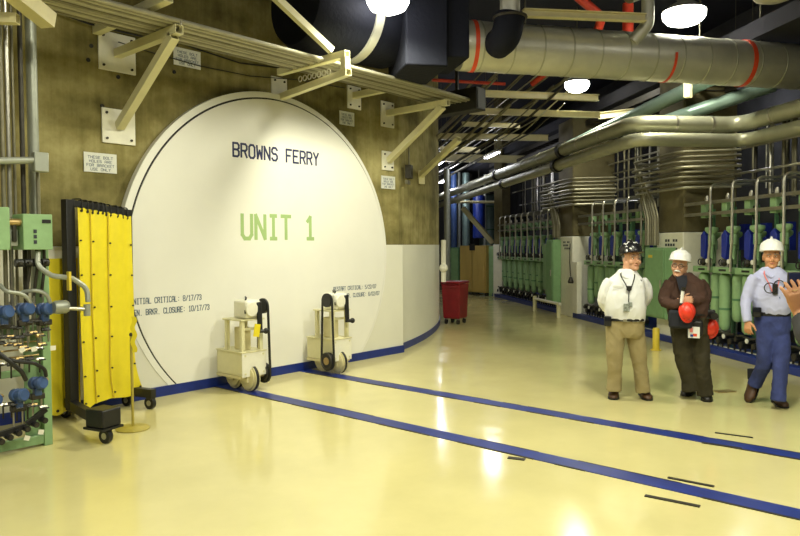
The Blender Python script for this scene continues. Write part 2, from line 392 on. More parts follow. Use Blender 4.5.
# the same fixtures go on over the near half of the room, behind and above the viewer
for k, (x, y, z) in enumerate([(2.0, 2.6, 5.2), (5.2, 1.6, 5.2), (1.0, -1.5, 5.2), (5.0, -1.6, 5.2), (8.6, -.9, 5.2), (-1.5, 2.2, 5.2)]):
    lamp((x, y, z), ('high bay lamp above the middle of the open floor, out of view overhead', 'high bay lamp over the rails, out of view overhead', 'high bay lamp behind the viewer on the left', 'high bay lamp behind the viewer over the rails', 'high bay lamp over the near end of the drive unit bank', 'high bay lamp at the far left out of view')[k], .3, LAMP_WATTS*(1.1, 1.25, .9, .9, .55, .8)[k])
# tube lights far down the corridor
for k, (a, b) in enumerate([(W(9.5, 1.3, 4.15), W(10.7, 1.3, 4.15)), (W(12.5, 2.2, 4.25), W(13.7, 2.2, 4.25)), (W(16.5, 1.2, 4.1), W(17.7, 1.2, 4.1)), (pix(735, 99, 4.5), pix(752, 98, 4.5))]):
    t = thing('tube_lamp', ('cool white tube lamp glowing behind the cream beams down the corridor', 'second cool white tube lamp farther down the corridor', 'farthest cool white tube lamp at the corridor end', 'cool white tube lamp glimpsed under the silver duct, behind the riser tubes on the right')[k], 'lamp', (a+b)/2, 0, 'corridor tube lamps')
    MB().beam(a + V((0, 0, .05)), b + V((0, 0, .05)), .16, .05).build('housing', 'white_plate', t)
    for o in (-.04, .04): MB().cyl(a + N*o, b + N*o, .018, seg=8).build('tube', 'tube_lamp', t)
    for q in (a, b): MB().cyl(q + V((0, 0, .07)), V((q.x, q.y, CEIL-.002)), .006, seg=6).build('hanger_rod', 'dull_pipe', t)
    ld = bpy.data.lights.new('tube_light', 'POINT'); ld.energy = (45, 70, 130, 30)[k]; ld.color = (.88, .9, 1.0); ld.shadow_soft_size = .2
    lo = bpy.data.objects.new('tube_light', ld); COL.objects.link(lo); lo.parent = t; lo.location = (0, 0, -.12)

# ================================================================== big silver duct with black boot and fan end
A = pixd(459, 47, 9.1); B = pixd(800, 66, 10.35); D = (B-A).normalized(); A.z = B.z = (A.z+B.z)/2; D = (B-A).normalized()
RD = .325; Bx = B + D*3.0
td = t = thing('ventilation_duct', 'big silver insulated ventilation duct with red bands and branch pipes crossing under the ceiling', 'duct', (A+Bx)/2)
MB().tube([A + D*(Bx-A).length*k/40 for k in range(41)], [RD + .004*math.sin(k*2.3) for k in range(41)], 40).build('duct_body', 'duct', t)
for k in range(17):
    c = A + D*(.25 + k*.42)
    mb = MB(); mb.lathe([(RD+.002, -.012), (RD+.007, -.006), (RD+.007, .006), (RD+.002, .012)], c, D, 40, False); mb.build('seam_band', 'lagging', t)
def duct_px(x, y):
    # parameter along the duct axis for an image column
    best = min((abs(((q - EYE).dot(RT2)/(q-EYE).dot(FW)*689+400) - x), k) for k, q in ((k, A + D*(k*.01)) for k in range(0, 760)))
    return best[1]*.01
for x, wd, m, a0, a1 in ((472, .055, 'red_tape', 0, 2*PI), (664, .04, 'red_tape', .0, PI*.8), (742, .07, 'red_tape', 0, 2*PI)):
    mb = MB(); c = A + D*duct_px(x, 60); fx, fy = frame(D); rr = []
    n = 40
    for k in range(n+1):
        a = a0 + (a1-a0)*k/n + (PI if x == 664 else 0); d = fx*math.cos(a)+fy*math.sin(a); off = D*(.03*math.cos(a*1.0))
        rr.append([c + off + d*(RD+.004) - D*wd/2, c + off + d*(RD+.009) - D*wd/2, c + off + d*(RD+.009) + D*wd/2, c + off + d*(RD+.004) + D*wd/2])
    mb.loft(rr, a1-a0 < 6, a1-a0 > 6) if a1-a0 < 6 else mb.loft(rr[:-1], False, True); mb.build('red_band', m, t)
# branch take-offs joining the duct
c = A + D*duct_px(490, 40) + V((0, 0, 0)); toC = (EYE-c).normalized(); sd = D.cross(V((0, 0, 1))).normalized(); sd = sd if sd.dot(toC) > 0 else -sd
t2 = td
e0 = c + sd*.30 + V((0, 0, -.04)); e1 = c + sd*.58 + V((0, 0, -.03)); e2 = e1 + D*.05 + V((0, 0, .27))
MB().tube(fillet([e0, e1, e2], .2, 8), .19, 24).build('rubber_elbow', 'black_rubber', t2)
MB().cyl(e2 - V((0, 0, .06)), e2 + V((0, 0, 1.6)), .125, seg=24).build('riser_pipe', 'duct', t2)
MB().torus(e2 + V((0, 0, -.03)), (0, 0, 1), .2, .02, 24).build('clamp', 'dark_steel', t2)
c = A + D*duct_px(622, 40)
f0 = c + sd*.27 + V((0, 0, .12)); f1 = f0 + D*.16 + V((0, 0, .22)) + sd*.1; f2 = f1 + V((0, 0, .5))
MB().tube(fillet([f0, f1, f2], .12, 6), .085, 18).build('elbow', 'duct', t2)
MB().tube([f2 + V((0, 0, -.08)) - D*.3, f2 + V((0, 0, .1)) + D*.14], .17, 20).build('header', 'lagging', t2)
# black boot + fan body on the left end
t = thing('fan_housing', 'large black fan and round boot with silver ring, left end of the duct', 'fan', A - D*.8)
z = V((0, 0, 1)); cc = A + V((0, 0, .08))
def bbox(s0, s1, hw, z0, z1, nm, m='black_rubber', bev=.02):
    R = Matrix((D, sd, z)).transposed()
    MB().box(cc + D*(s0+s1)/2 + z*(z0+z1)/2, (s1-s0, 2*hw, z1-z0), R).build(nm, m, t, bevel=bev)
bbox(-.30, -.004, .44, -.36, .50, 'connector_flange')
bbox(-.85, -.31, .50, -.50, 1.1, 'fan_casing')
fa = pixd(380, 24, 9.05); fb = pixd(303, 3, 8.2); fd = (fb-fa).normalized(); fl = (fb-fa).length
MB().tube([fa - fd*.1, fa + fd*fl*.25, fb, fb + fd*.12], [.56, .56, .56, .50], 44).build('flexible_boot', 'black_rubber', t)
MB().lathe([(.56, -.06), (.59, -.06), (.59, .06), (.56, .06)], fa + fd*fl*.40, fd, 52, False).build('clamp_ring', 'duct', t)
MB().cyl(cc - D*.5 + z*1.0, V((cc.x-D.x*.5, cc.y-D.y*.5, CEIL-.002)), .05, seg=10).build('hanger', 'dark_steel', t)
# duct hangers
for x in (525, 700, 760):
    c = A + D*duct_px(x, 60); o = MB().cyl(c + z*(RD+.002), V((c.x, c.y, CEIL-.002)), .012, seg=8).build('duct_hanger', 'dull_pipe')
    origin(o, c + z*(RD+.002)); tag(o, 'thin rod holding up the silver duct, ' + {525: 'left one near the black elbow', 700: 'middle one right of the lamp', 760: 'right one'}[x], 'hanger')

# ================================================================== lagged pipes beside the corridor
def run(name, lab, cat, pts, r, m, rad, seg=20, clamps=(), group=None, bands=()):
    ps = fillet(pts, rad, 8); t = thing(name, lab, cat, ps[len(ps)//2], 0, group)
    MB().tube(ps, r, seg).build('pipe', m, t)
    for c, d in clamps: MB().lathe([(r, -.07), (r+.035, -.07), (r+.035, .07), (r, .07)], c, d, seg, False).build('pipe_clamp', 'black', t)
    for e in bands: MB().lathe([(r, -.02), (r+.006, -.02), (r+.006, .02), (r, .02)], e[0], e[1], seg, False).build('band', 'steel', t)
    return t
z1 = 3.6
run('lagged_pipe', 'upper of two silver lagged pipes with a jog, running away above the drive units', 'pipe',
    [W(-3, -.50, z1), W(2.05, -.50, z1), W(2.05, 1.25, z1), W(20, 1.10, z1)], .125, 'lagging', .34, 24,
    [(W(5.1, 1.225, z1), U), (W(9.9, 1.185, z1), U)], 'lagged pipes',
    bands=[(W(a, 1.25-.15*(a-2)/18, z1), U) for a in (3.2, 4.2, 6.4, 7.6, 8.8, 11, 13)] + [(W(2.05, tt, z1), N) for tt in (.0, .6)] + [(W(a, -.5, z1), U) for a in (.3, 1.2)])
z2 = 3.32
run('lagged_pipe', 'lower of two silver lagged pipes with a jog, just under its twin', 'pipe',
    [W(-3, -.46, z2), W(1.85, -.46, z2), W(1.85, 1.32, z2), W(20, 1.02, z2)], .105, 'lagging', .3, 24,
    [(W(5.3, 1.27, z2), U), (W(9.3, 1.18, z2), U)], 'lagged pipes')
run('cooling_pipe', 'left of two grey-green straight pipes slanting under the silver duct', 'pipe', [pixd(712, 78, 10.9), pixd(596, 134, 13.6), pixd(560, 151, 15)], .12, 'teal_pipe', .1, 18, (), 'grey-green pipes')
run('cooling_pipe', 'right of two grey-green straight pipes slanting under the silver duct', 'pipe', [pixd(774, 85, 11.0), pixd(690, 113, 11.3), pixd(664, 122, 11.6)], .11, 'teal_pipe', .1, 18, (), 'grey-green pipes')
# cross beams over the corridor
BG = 'cream beams across the corridor'
def beam(name, lab, a, b, w, h, m='cream', grp=BG):
    o = MB().ibeam(a, b, w, h).build(name, m, smooth=0); origin(o, (V(a)+V(b))/2); return tag(o, lab, 'beam', grp)
beam('cross_beam', 'cream cross beam just under the silver duct, ending beside the hanging lamp', pix(470, 93, 4.4), pix(598, 98, 4.4), .10, .11)
beam('cross_beam', 'second cream cross beam under the silver duct, below the first', pix(470, 111, 4.4), pix(600, 115, 4.4), .10, .12)
beam('cross_beam', 'cream cross beam meeting the wall bracket right of the shield door', pix(418, 136, 4.4), pix(548, 138, 4.4), .10, .15)
beam('cross_beam', 'cream cross beam above the silver duct, behind the black elbow', pix(523, 13, 4.7), pix(645, 18, 4.7), .10, .10)
beam('cross_beam', 'short dim cream beam between the cross beams on the left', pix(462, 124, 4.4), pix(520, 126, 4.4), .08, .1)
beam('cross_beam', 'pale green beam far down the corridor under the tube lamp', pix(446, 158, 4.4), pix(555, 160, 4.4), .16, .22)
beam('cross_beam', 'far dim cream beam beside the concrete edge', pix(440, 149, 4.4), pix(480, 150, 4.4), .12, .14)
beam('cross_beam', 'cream beam upper right behind the duct, slanting to the right edge', pixd(748, 45, 11.2), pixd(792, 30, 10.4), .10, .13)
beam('cross_beam', 'pale cream beam end poking out from under the duct above the lagged pipe', pix(600, 116, 4.45), pix(652, 110, 4.4), .12, .14)
o = MB().ibeam(W(2.0, .4, 4.0), W(2.0, .4, 4.7), .1, .1).build('ceiling_hanger', 'pale_cream', smooth=0); tag(origin(o, W(2, .4, 4.7)), 'short pale vertical hanger above the jog of the lagged pipes', 'hanger')
# red pipes
run('fire_pipe', 'red fire pipe bending down above the silver duct', 'pipe', [pixd(572, -8, 11.2), pixd(602, 17, 11.3), pixd(594, 42, 11.8)], .075, 'red_paint', .2, 14, (), 'red fire pipes')
run('fire_pipe', 'thin horizontal red pipe left under the silver duct', 'pipe', [pixd(432, 80, 12.5), pixd(505, 84, 12.9)], .03, 'red_paint', .1, 10, (), 'red fire pipes')
run('fire_pipe', 'short red pipe slanting under the silver duct', 'pipe', [pixd(556, 66, 12.2), pixd(532, 84, 12.6)], .05, 'red_paint', .2, 12, (), 'red fire pipes')
run('fire_pipe', 'short stub of red pipe behind the bent branch pipe', 'pipe', [pixd(628, 4, 11.5), pixd(628, 40, 11.5)], .09, 'red_paint', .1, 12, (), 'red fire pipes')
# conduits under the corridor ceiling, running away between the beams
kinds = ['steel', 'dull_pipe', 'dark_steel', 'dull_pipe']
for k in range(20):
    tt = 1.5 + (k % 10)*.24 + random.uniform(-.07, .07); zz = 4.06 + (k//10)*.62 + random.uniform(-.1, .06); s0 = random.uniform(3.0, 6.5); s1 = random.uniform(15, 21)
    pts = [W(s0, tt-.5, zz+.5), W(s0+.5, tt, zz), W(s1, tt*.9, zz + random.uniform(-.1, .1))]
    o = MB().tube(fillet(pts, .2), random.choice((.014, .018, .024, .034)), 8).build('ceiling_conduit', random.choice(kinds)); origin(o, pts[1])
    tag(o, 'metal conduit running away under the corridor ceiling between the cream beams', 'conduit', 'ceiling conduits')

# ================================================================== wall brackets above the door with the conduit bundle
BR = 'cream conduit brackets on the concrete wall'
ZC = 3.93
def plate(mb, x, z0, z1, w=.40, y=7.42): mb.bx(x-w/2, x+w/2, y-.022, y-.001, z0, z1)
def bolts(t, x, z0, z1, w, y=7.398):
    for i in (-1, 1):
        for zz in (z0+.05, z1-.05): MB().cyl((x+i*(w/2-.05), y, zz), (x+i*(w/2-.05), y-.018, zz), .014, seg=6).build('bolt', 'dark_steel', t)
def bracket(lab, x, tip, zarm, lower=None, upper=False, w=.088, pz=(3.66, 4.08), pw=.40, dx=0):
    t = thing('wall_bracket', lab, 'bracket', (x, 7.42, zarm), 0, BR)
    mb = MB(); plate(mb, x+dx, pz[0], pz[1], pw); mb.build('wall_plate', 'white_plate', t, bevel=.003); bolts(t, x+dx, pz[0], pz[1], pw)
    MB().hollow((x+dx, 7.398, zarm), (x, tip, zarm), w).build('arm', 'pale_cream', t, smooth=0)
    if lower:
        mb = MB(); plate(mb, x, lower[0], lower[1], pw*.9); mb.build('wall_plate', 'white_plate', t, bevel=.003); bolts(t, x, lower[0], lower[1], pw*.9)
        MB().hollow((x, 7.39, (lower[0]+lower[1])/2), (x, tip+.10, zarm-w*.5), w).build('diagonal_brace', 'pale_cream', t, smooth=0)
    if upper:
        MB().hollow((x+.0, 7.0, upper), (x, tip+.02, upper), w).build('upper_arm', 'pale_cream', t, smooth=0)
        MB().hollow((x, tip+.055, zarm+w/2), (x, tip+.055, upper-w/2), w).build('upright', 'pale_cream', t, smooth=0)
    return t
bracket('leftmost cream bracket with a long diagonal brace, left above the shield door', 3.69, 6.13, 3.86, lower=(2.87, 3.25), pw=.42)
bracket('upper cream bracket arm just above the leftmost braced one', 3.46, 5.92, 4.06, pz=(4.14, 4.30), pw=.2)
bracket('cream double bracket above the middle of the shield door', 5.62, 5.74, 3.73, upper=3.94, pz=(3.66, 4.0), pw=.26, w=.08, dx=.32)
bracket('cream bracket arm with a plate, right above the door beside the upper notice', 7.36, 6.36, 3.98, pz=(3.78, 4.12), pw=.28)
bracket('cream braced bracket right of the shield door above the right notice', 8.10, 6.20, 3.82, lower=(2.92, 3.22), pz=(3.60, 4.0), pw=.3)
# brace of the far bracket mounted on the curved wall
a = pixplane(418, 178, (9.3, 7.85, 0), (math.sin(.5), -math.cos(.5), 0)); b = pixd(459, 139, 11.2)
t = thing('wall_bracket', 'far cream diagonal brace against the curved concrete wall beyond the braced bracket', 'bracket', a, 0, BR)
MB().hollow(a, b, .085).build('diagonal_brace', 'pale_cream', t, smooth=0)
MB().box(a + (b-a).normalized()*.02, (.16, .16, .24)).build('wall_plate', 'cream', t)
# cream strut coming down to the double bracket
a = pixd(272, -6, 7.5); b = V((5.55, 5.95, 4.0))
o = MB().hollow(a, b, .075).build('hanger_strut', 'pale_cream', smooth=0); origin(o, b); tag(o, 'cream diagonal strut coming down from the ceiling to the double bracket', 'strut')
# bracket at far left top, cut by the frame
t = thing('wall_bracket', 'cream bracket arm at the top left corner beside the grey pipe', 'bracket', (2.2, 6.0, 3.7), 0, BR)
a = pixd(8, -12, 5.4); b = pixd(49, 21, 5.85); MB().hollow(a, b, .13).build('arm', 'cream', t, smooth=0)
a2 = pixd(-10, 18, 5.6); b2 = pixd(18, 19, 5.62); MB().hollow(a2, b2, .08).build('cross_arm', 'cream', t, smooth=0)
# conduits lying on the bracket arms
def conduit_path(off, z, j):
    pts = [V((-2.5, 7.3-off, z+.05)), V((1.5, 7.3-off, z+.03))]
    for x in (3.0, 4.5, 6.0, 7.4): pts.append(V((x, 7.3-off + .12*max(0, (5.5-x)/2.5)*0, z)))
    pts.append(V((8.2, 7.34-off, z)))
    pts += [V((8.6, 7.36-off, z))]
    return pts
for j in range(12):
    off = .60 + j*.052; zz = 3.925 + (.012 if j % 2 else 0)
    o = MB().tube(fillet(conduit_path(off, zz, j), .6, 5), (.019, .023, .021, .024)[j % 4], 10).build('wall_conduit', ('dull_pipe', 'galv', 'galv')[j % 3])
    origin(o, (5.5, 7.3-off, zz)); tag(o, 'long metal conduit in the bundle lying on the wall brackets above the door', 'conduit', 'conduits on the wall brackets')
t = thing('pull_box', 'dark pull box taking the conduit bundle beyond the right braced bracket', 'box', (8.7, 6.5, 3.9))
MB().bx(8.605, 8.85, 6.05, 6.9, 3.78, 4.12).build('body', 'black', t, bevel=.01); MB().bx(8.63, 8.82, 6.04, 6.05, 3.8, 4.1).build('cover', 'black', t)
MB().cyl((8.72, 6.5, 4.12), (8.72, 6.5, CEIL-.002), .03, seg=10).build('hanger_rod', 'black', t)
# u-bolts on arm of leftmost bracket
for j in range(7):
    y = 6.13 + j*.086; o = MB().torus((3.69, y, 3.905), (1, 0, 0), .035, .007, 14, 6).build('pipe_strap', 'steel'); origin(o, (3.69, y, 3.9)); tag(o, 'small bright pipe strap on the leftmost braced bracket arm', 'strap', 'pipe straps')
for j in range(7):
    y = 6.08 + j*.086; o = MB().torus((5.62, y, 3.79), (1, 0, 0), .032, .008, 14, 6).build('pipe_strap', 'steel'); origin(o, (5.62, y, 3.79)); tag(o, 'small bright pipe strap on the double bracket arm', 'strap', 'pipe straps')
# loose black cables on the wall
def onwall(x, y, Y=7.40): return pixplane(x, y, (0, Y, 0), (0, 1, 0))
for k, (px, lab) in enumerate([([(100, 12), (150, 32), (200, 50), (240, 63), (280, 68)], 'upper sagging black cable on the concrete above the notice'),
                               ([(118, 42), (150, 52), (200, 66), (250, 76), (300, 80), (345, 88)], 'lower thin black cable across the concrete above the door'),
                               ([(40, 6), (90, 24), (140, 36), (178, 45)], 'black cable bundled under the conduits at upper left')]):
    pts = [onwall(x, y, 7.36 if k == 2 else 7.40) for x, y in px]
    o = MB().tube(fillet(pts, .3), (.009, .006, .012)[k], 8).build('cable', 'black'); origin(o, pts[2]); tag(o, lab, 'cable')
for k in range(5):
    a = onwall(48+k*11, 0+k*3, 7.3); pts = [a + V((0, -.1, .25)), a + V((.05, -.05, .08)), a + V((.16, 0, .02)), a + V((.22, .02, .12))]
    o = MB().tube(fillet(pts, .1), .011, 8).build('cable_loop', 'black'); origin(o, a); tag(o, 'black cable loop at the upper left of the conduit bundle', 'cable', 'cable loops')
# notices
NG = 'bracket notices on the concrete'
def notice(x0, x1, z0, z1, lab, wire=False):
    t = thing('notice', lab, 'sign', ((x0+x1)/2, 7.415, (z0+z1)/2), 0, NG)
    MB().bx(x0, x1, 7.408, 7.419, z0, z1).build('board', 'sign', t)
    W_, H_ = x1-x0, z1-z0; mb = MB()
    for i, s in enumerate(('THESE BOLT', 'HOLES ARE', 'FOR BRACKET', 'USE ONLY')):
        p = W_*.86/11; lettering(mb, s, (x0 + W_*.5 - len(s)*p/2 + p*.1, 7.4075, z1 - H_*(.30 + i*.205)), XN, ZN, p, H_*.13, p*.68, p*.17, .001, NN)
    mb.build('lettering', 'ink_small', t, smooth=0)
notice(3.30, 3.66, 2.54, 2.75, 'notice with four lines of lettering left of the door, above the yellow curtain')
notice(4.38, 4.74, 3.88, 4.09, 'notice with four lines of lettering high up right of the leftmost bracket')
notice(7.06, 7.36, 3.52, 3.72, 'notice with four lines of lettering under the plate of the right upper bracket')
notice(7.95, 8.27, 2.63, 2.83, 'notice with four lines of lettering right of the door under the braced bracket')
# anchor holes
for k, (x, y) in enumerate([(91, 46), (118, 77), (102, 106), (174, 72), (88, 60)]):
    q = onwall(x, y, 7.42); o = MB().cyl(q, q + V((0, -.012, 0)), .022, seg=10).build('wall_anchor', 'seam'); origin(o, q); tag(o, 'small dark anchor hole in the concrete around the leftmost bracket', 'anchor', 'anchor holes')
# small dark box and cable on the curved wall
q = pixplane(406, 172, (9.3, 7.85, 0), (math.sin(.5), -math.cos(.5), 0)); 
R = Matrix.Rotation(math.radians(27), 3, 'Z'); t = thing('switch_box', 'small dark grey box on the curved concrete wall right of the bracket', 'box', q)
MB().box(q + V((.02, -.05, 0)), (.16, .10, .22), R).build('body', 'dark_steel', t, bevel=.005); MB().tube([q + V((.02, -.05, .11)), q + V((.04, -.03, .4))], .012, 8).build('conduit', 'dull_pipe', t)
MB().box(q + V((.02, -.02, -.17)), (.2, .04, .06), R).build('bracket', 'dull_pipe', t)
# ================================================================== drive-unit bank along the corridor
HG = 'hydraulic drive units in the bank'
mb = MB(); mb.poly([W(-4, .06), W(14.6, .06), W(14.6, -1.5), W(-4, -1.5)], (0, 0, .11)); mb.build('trim_2', 'blue_paint', kind='structure', bevel=.01)
mb = MB(); mb.poly([W(-4, -.10, .111), W(14.6, -.10, .111), W(14.6, -.16, .111), W(-4, -.16, .111)], (0, 0, .006)); mb.build('trim_3', 'white_plate', kind='structure')
def hcu():
    t = thing('drive_unit', 'x', 'hydraulic unit', (0, 0, 0), 0, HG)
    B = lambda: MB()
    m = B().bx(-.205, .25, -.12, .0, 1.265, 1.36).build('manifold', 'green_light', t, bevel=.006)
    B().bx(-.09, .09, -.001, .004, 1.298, 1.328).build('slot', 'black', m)
    for s, tt, z0, r, nm in ((.12, -.13, .36, .088, 'accumulator'), (-.14, -.17, .52, .082, 'nitrogen_bottle')):
        a = B().lathe([(0, z0), (r*.55, z0+.012), (r*.9, z0+.05), (r, z0+.11), (r, 1.17), (r*.92, 1.225), (r*.5, 1.26), (0, 1.261)], (s, tt, 0), seg=16).build(nm, 'green_light', t)
        B().lathe([(r+.002, z0+.33), (r+.006, z0+.335), (r+.006, z0+.36), (r+.002, z0+.365)], (s, tt, 0), seg=16, cap=False).build('strap', 'green_dark', a)
    for s, tt, zt in ((-.12, -.10, 1.98), (.13, -.30, 1.90)):
        B().lathe([(.0, zt-.50), (.03, zt-.50), (.034, zt-.28), (.055, zt-.27), (.055, zt-.13), (.045, zt-.11), (.098, zt-.06), (.105, zt-.03), (.098, zt), (.03, zt+.012), (.0, zt+.014)], (s, tt, 0), seg=14).build('scram_valve', 'green_light', t)
    b = B().poly([(.02, -.06, 1.46), (.13, -.06, 1.52), (.13, -.06, 1.86), (.05, -.06, 1.93), (-.02, -.06, 1.84)], (0, -.10, 0)).build('valve_block', 'blue_valve', t, bevel=.008)
    B().tube(fillet([(-.235, .02, 1.30), (-.235, .02, 1.55), (-.265, .02, 1.78), (-.265, .02, 2.66), (-.265, -.75, 2.66)], .11, 6), .021, 8).build('riser_pipe', 'steel', t)
    j = B().bx(.0, .13, -.20, -.06, 2.14, 2.36).build('junction_box', 'green_light', t, bevel=.006)
    B().torus((-.06, -.10, 2.17), (.3, 1, 0), .10, .011, 18, 6).build('hose', 'black', j)
    B().tube([(.06, -.12, 2.36), (.06, -.12, 2.46), (.05, -.12, 2.5)], [.03, .03, .015], 8).build('cable_gland', 'steel', j)
    v = B().sphere((.0, -.03, 1.43), (.05, .05, .06)).build('valve', 'dark_steel', t)
    B().torus((.0, .03, 1.43), (0, 1, 0), .045, .009, 14, 6).build('handwheel', 'black', v)
    v = B().cyl((-.17, -.02, 1.361), (-.17, -.02, 1.50), .03, seg=10).build('valve', 'dark_steel', t)
    B().cyl((-.17, .005, 1.45), (-.17, .02, 1.45), .035, seg=12).build('gauge', 'gauge', v)
    for k, (s, z, r) in enumerate(((-.2, .24, .05), (-.05, .30, .045), (.10, .22, .055), (.22, .29, .04))):
        v = B().cyl((s, -.16, z), (s, .0, z), r, seg=10).build('drain_valve', 'black', t)
        B().cyl((s, .0, z), (s, .012, z), r*.8, seg=12).build('gauge' if k % 2 else 'handwheel', 'gauge' if k == 1 else 'dark_steel', v)
        B().cyl((s, -.08, .10), (s, -.08, z), .016, seg=6).build('drain_pipe', 'dark_steel', v)
    B().tube(fillet([(-.26, -.03, .36), (-.1, -.02, .33), (.1, -.02, .36), (.26, -.03, .33)], .05), .018, 8).build('header_pipe', 'dark_steel', t)
    for s in (-.262, .262): B().bx(s-.012, s+.012, -.40, -.36, .10, 2.3).build('frame_post', 'green_dark', t)
    return t
SP = .562
slots = [(-1.65 + SP*k) for k in range(29)]
PIL = ((2.95, 3.75), (7.45, 8.55))
use = [s for s in slots if not any(a-.32 < s < b+.32 for a, b in PIL)]
proto = hcu()
near_words = ['first', 'second', 'third', 'fourth', 'fifth', 'sixth', 'seventh', 'eighth', 'ninth', 'tenth', 'eleventh', 'twelfth', 'thirteenth', 'fourteenth', 'fifteenth', 'sixteenth']
cnt = {}
NEAR = {-.526: 'nearer the camera, first one just outside the right edge', -1.088: 'nearest the camera, second one outside the right edge'}
vis = [s for s in use if s > -.3] + [-.526, -1.088]
for i, s in enumerate(vis):
    o = proto if i == 0 else copy_tree(proto)
    o.location = W(s, -.02, 0); o.rotation_euler = (0, 0, UA)
    if s < -.3: o['label'] = 'green hydraulic drive unit ' + NEAR[s]; continue
    sec = 0 if s < 2.9 else (1 if s < 7.9 else 2); k = cnt.get(sec, 0); cnt[sec] = k+1
    o['label'] = near_words[k] + (' green hydraulic drive unit from the right edge, before the near concrete column', ' green hydraulic drive unit beyond the near concrete column, counting away', ' green hydraulic drive unit beyond the far column, counting away')[sec]
# second row standing behind, seen through the gaps
proto2 = None
for i, s in enumerate([x for x in slots if x > -1.2][::1]):
    if s > 9: break
    if proto2 is None:
        t = thing('rear_drive_unit', 'dim green hydraulic drive unit with blue valve in the second row, seen through the gaps', 'hydraulic unit', (0, 0, 0), 0, 'second row of drive units'); proto2 = t
        MB().lathe([(0, .4), (.08, .45), (.085, 1.1), (.0, 1.18)], (0, 0, 0), seg=12).build('accumulator', 'green', t)
        MB().bx(-.24, .24, -.08, .02, 1.19, 1.29).build('manifold', 'green', t)
        MB().bx(-.08, .08, -.05, .05, 1.5, 1.95).build('valve_block', 'blue_valve', t)
        MB().lathe([(.03, 1.3), (.035, 1.7), (.085, 1.85), (.085, 1.92), (.0, 1.93)], (.16, 0, 0), seg=12).build('scram_valve', 'green', t)
        MB().bx(-.27, -.24, -.03, .03, .0, 2.2).build('frame_post', 'green_dark', t)
        MB().bx(-.2, .2, -.05, .05, .05, .35).build('drain_valve', 'black', t)
        o = t
    else: o = copy_tree(proto2)
    o.location = W(s+.2, -1.3, .11); o.rotation_euler = (0, 0, UA)
# shared rails along the top of the units
for k, (a, b, lab) in enumerate(((-3, 2.85, 'before the near column'), (3.8, 7.4, 'between the columns'), (8.6, 14.4, 'beyond the far column'))):
    for z, w2 in ((2.38, 'upper'), (2.20, 'lower')):
        o = MB().beam(W(a, -.05, z), W(b, -.05, z), .035, .05).build('cable_rail', 'steel', smooth=0); origin(o, W(a, -.05, z))
        tag(o, '%s bright steel rail along the drive units %s' % (w2, lab), 'rail')
mb = MB(); mb.poly([W(-9, -.2), W(23, -.2), W(23, -2.9), W(-9, -2.9)], (0, 0, .25)); mb.v = [p + V((0, 0, 4.72)) for p in mb.v]; mb.build('ceiling_lower', 'dark_ceiling', kind='structure')
# ------------------------------------------------------------------ concrete columns
def column(s0, s1, t0, t1, lab, txt=True):
    t = thing('concrete_column', lab, 'column', W((s0+s1)/2, (t0+t1)/2), UA, 'columns in the drive unit bank')
    def pr(sa, sb, ta, tb, z0, z1): return MB().poly([W(sa, ta, z0), W(sb, ta, z0), W(sb, tb, z0), W(sa, tb, z0)], (0, 0, z1-z0))
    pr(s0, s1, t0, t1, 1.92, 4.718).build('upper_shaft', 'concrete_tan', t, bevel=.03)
    pr(s0-.02, s1+.02, t0-.02, t1+.02, .0, 1.92).build('painted_base', 'white_plate', t, bevel=.02)
    return t
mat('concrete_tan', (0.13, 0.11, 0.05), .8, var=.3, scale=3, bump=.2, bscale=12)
column(2.82, 3.66, -1.0, -.02, 'near square concrete column with a white painted base behind the man in brown')
column(7.50, 8.45, -1.0, .05, 'far square concrete column with a white painted base in the drive unit bank')
# small dark stencil marks on the column bases
for s, tt, lab in ((2.90, .0015, 'near'), (7.58, .0715, 'far')):
    o = thing('column_stencil', 'dark stencilled rows of marks on the white base of the %s column' % lab, 'marking', W(s, tt, 1.7))
    for r in range(3):
        for c in range(5):
            if (r, c) in ((0, 2), (2, 4), (1, 0)): continue
            q = W(s + .08 + c*.085, tt, 1.76 - r*.075); MB().poly([q, q + U*.06, q + U*.06 + V((0, 0, .045)), q + V((0, 0, .045))], N*.002).build('mark', 'ink', o, smooth=0)
def sbox(t, nm, s0, s1, t0, t1, z0, z1, m, bev=.006):
    return MB().poly([W(s0, t0, z0), W(s1, t0, z0), W(s1, t1, z0), W(s0, t1, z0)], (0, 0, z1-z0)).build(nm, m, t, bevel=bev)
# electrical cabinets on the columns
t = thing('electrical_cabinet', 'green electrical cabinet on the near column, between the two men on the left', 'cabinet', W(3.4, .1, .5), 0, 'green cabinets on the columns')
sbox(t, 'cabinet_body', 3.02, 3.72, .005, .20, .42, 1.66, 'green'); d = sbox(t, 'door', 3.05, 3.69, .201, .222, .45, 1.63, 'green')
sbox(d, 'latch', 3.10, 3.13, .223, .25, .95, 1.10, 'steel'); sbox(d, 'nameplate', 3.42, 3.56, .223, .228, 1.48, 1.53, 'yellow')
t = thing('electrical_cabinet', 'green electrical cabinet on the far column beside its white base', 'cabinet', W(8.75, .1, .3), 0, 'green cabinets on the columns')
sbox(t, 'cabinet_body', 8.2, 8.66, .075, .28, .30, 1.85, 'green'); d = sbox(t, 'door', 8.23, 8.63, .281, .30, .33, 1.82, 'green'); sbox(d, 'latch', 8.27, 8.30, .301, .325, .95, 1.1, 'steel')
t = thing('electrical_cabinet', 'pale grey-green flat cabinet left of the far column', 'cabinet', W(9.4, .1, .3), 0, 'green cabinets on the columns')
sbox(t, 'cabinet_body', 8.72, 9.12, .065, .20, .55, 1.75, 'gray_pipe'); sbox(t, 'door', 8.75, 9.09, .201, .215, .58, 1.72, 'green_light')
t = thing('utility_box', 'white box with a dangling hand lamp on the front of the far column', 'box', W(7.35, .2, .9), 0)
sbox(t, 'box_body', 7.14, 7.44, -.02, .10, .12, 1.32, 'white_plate')
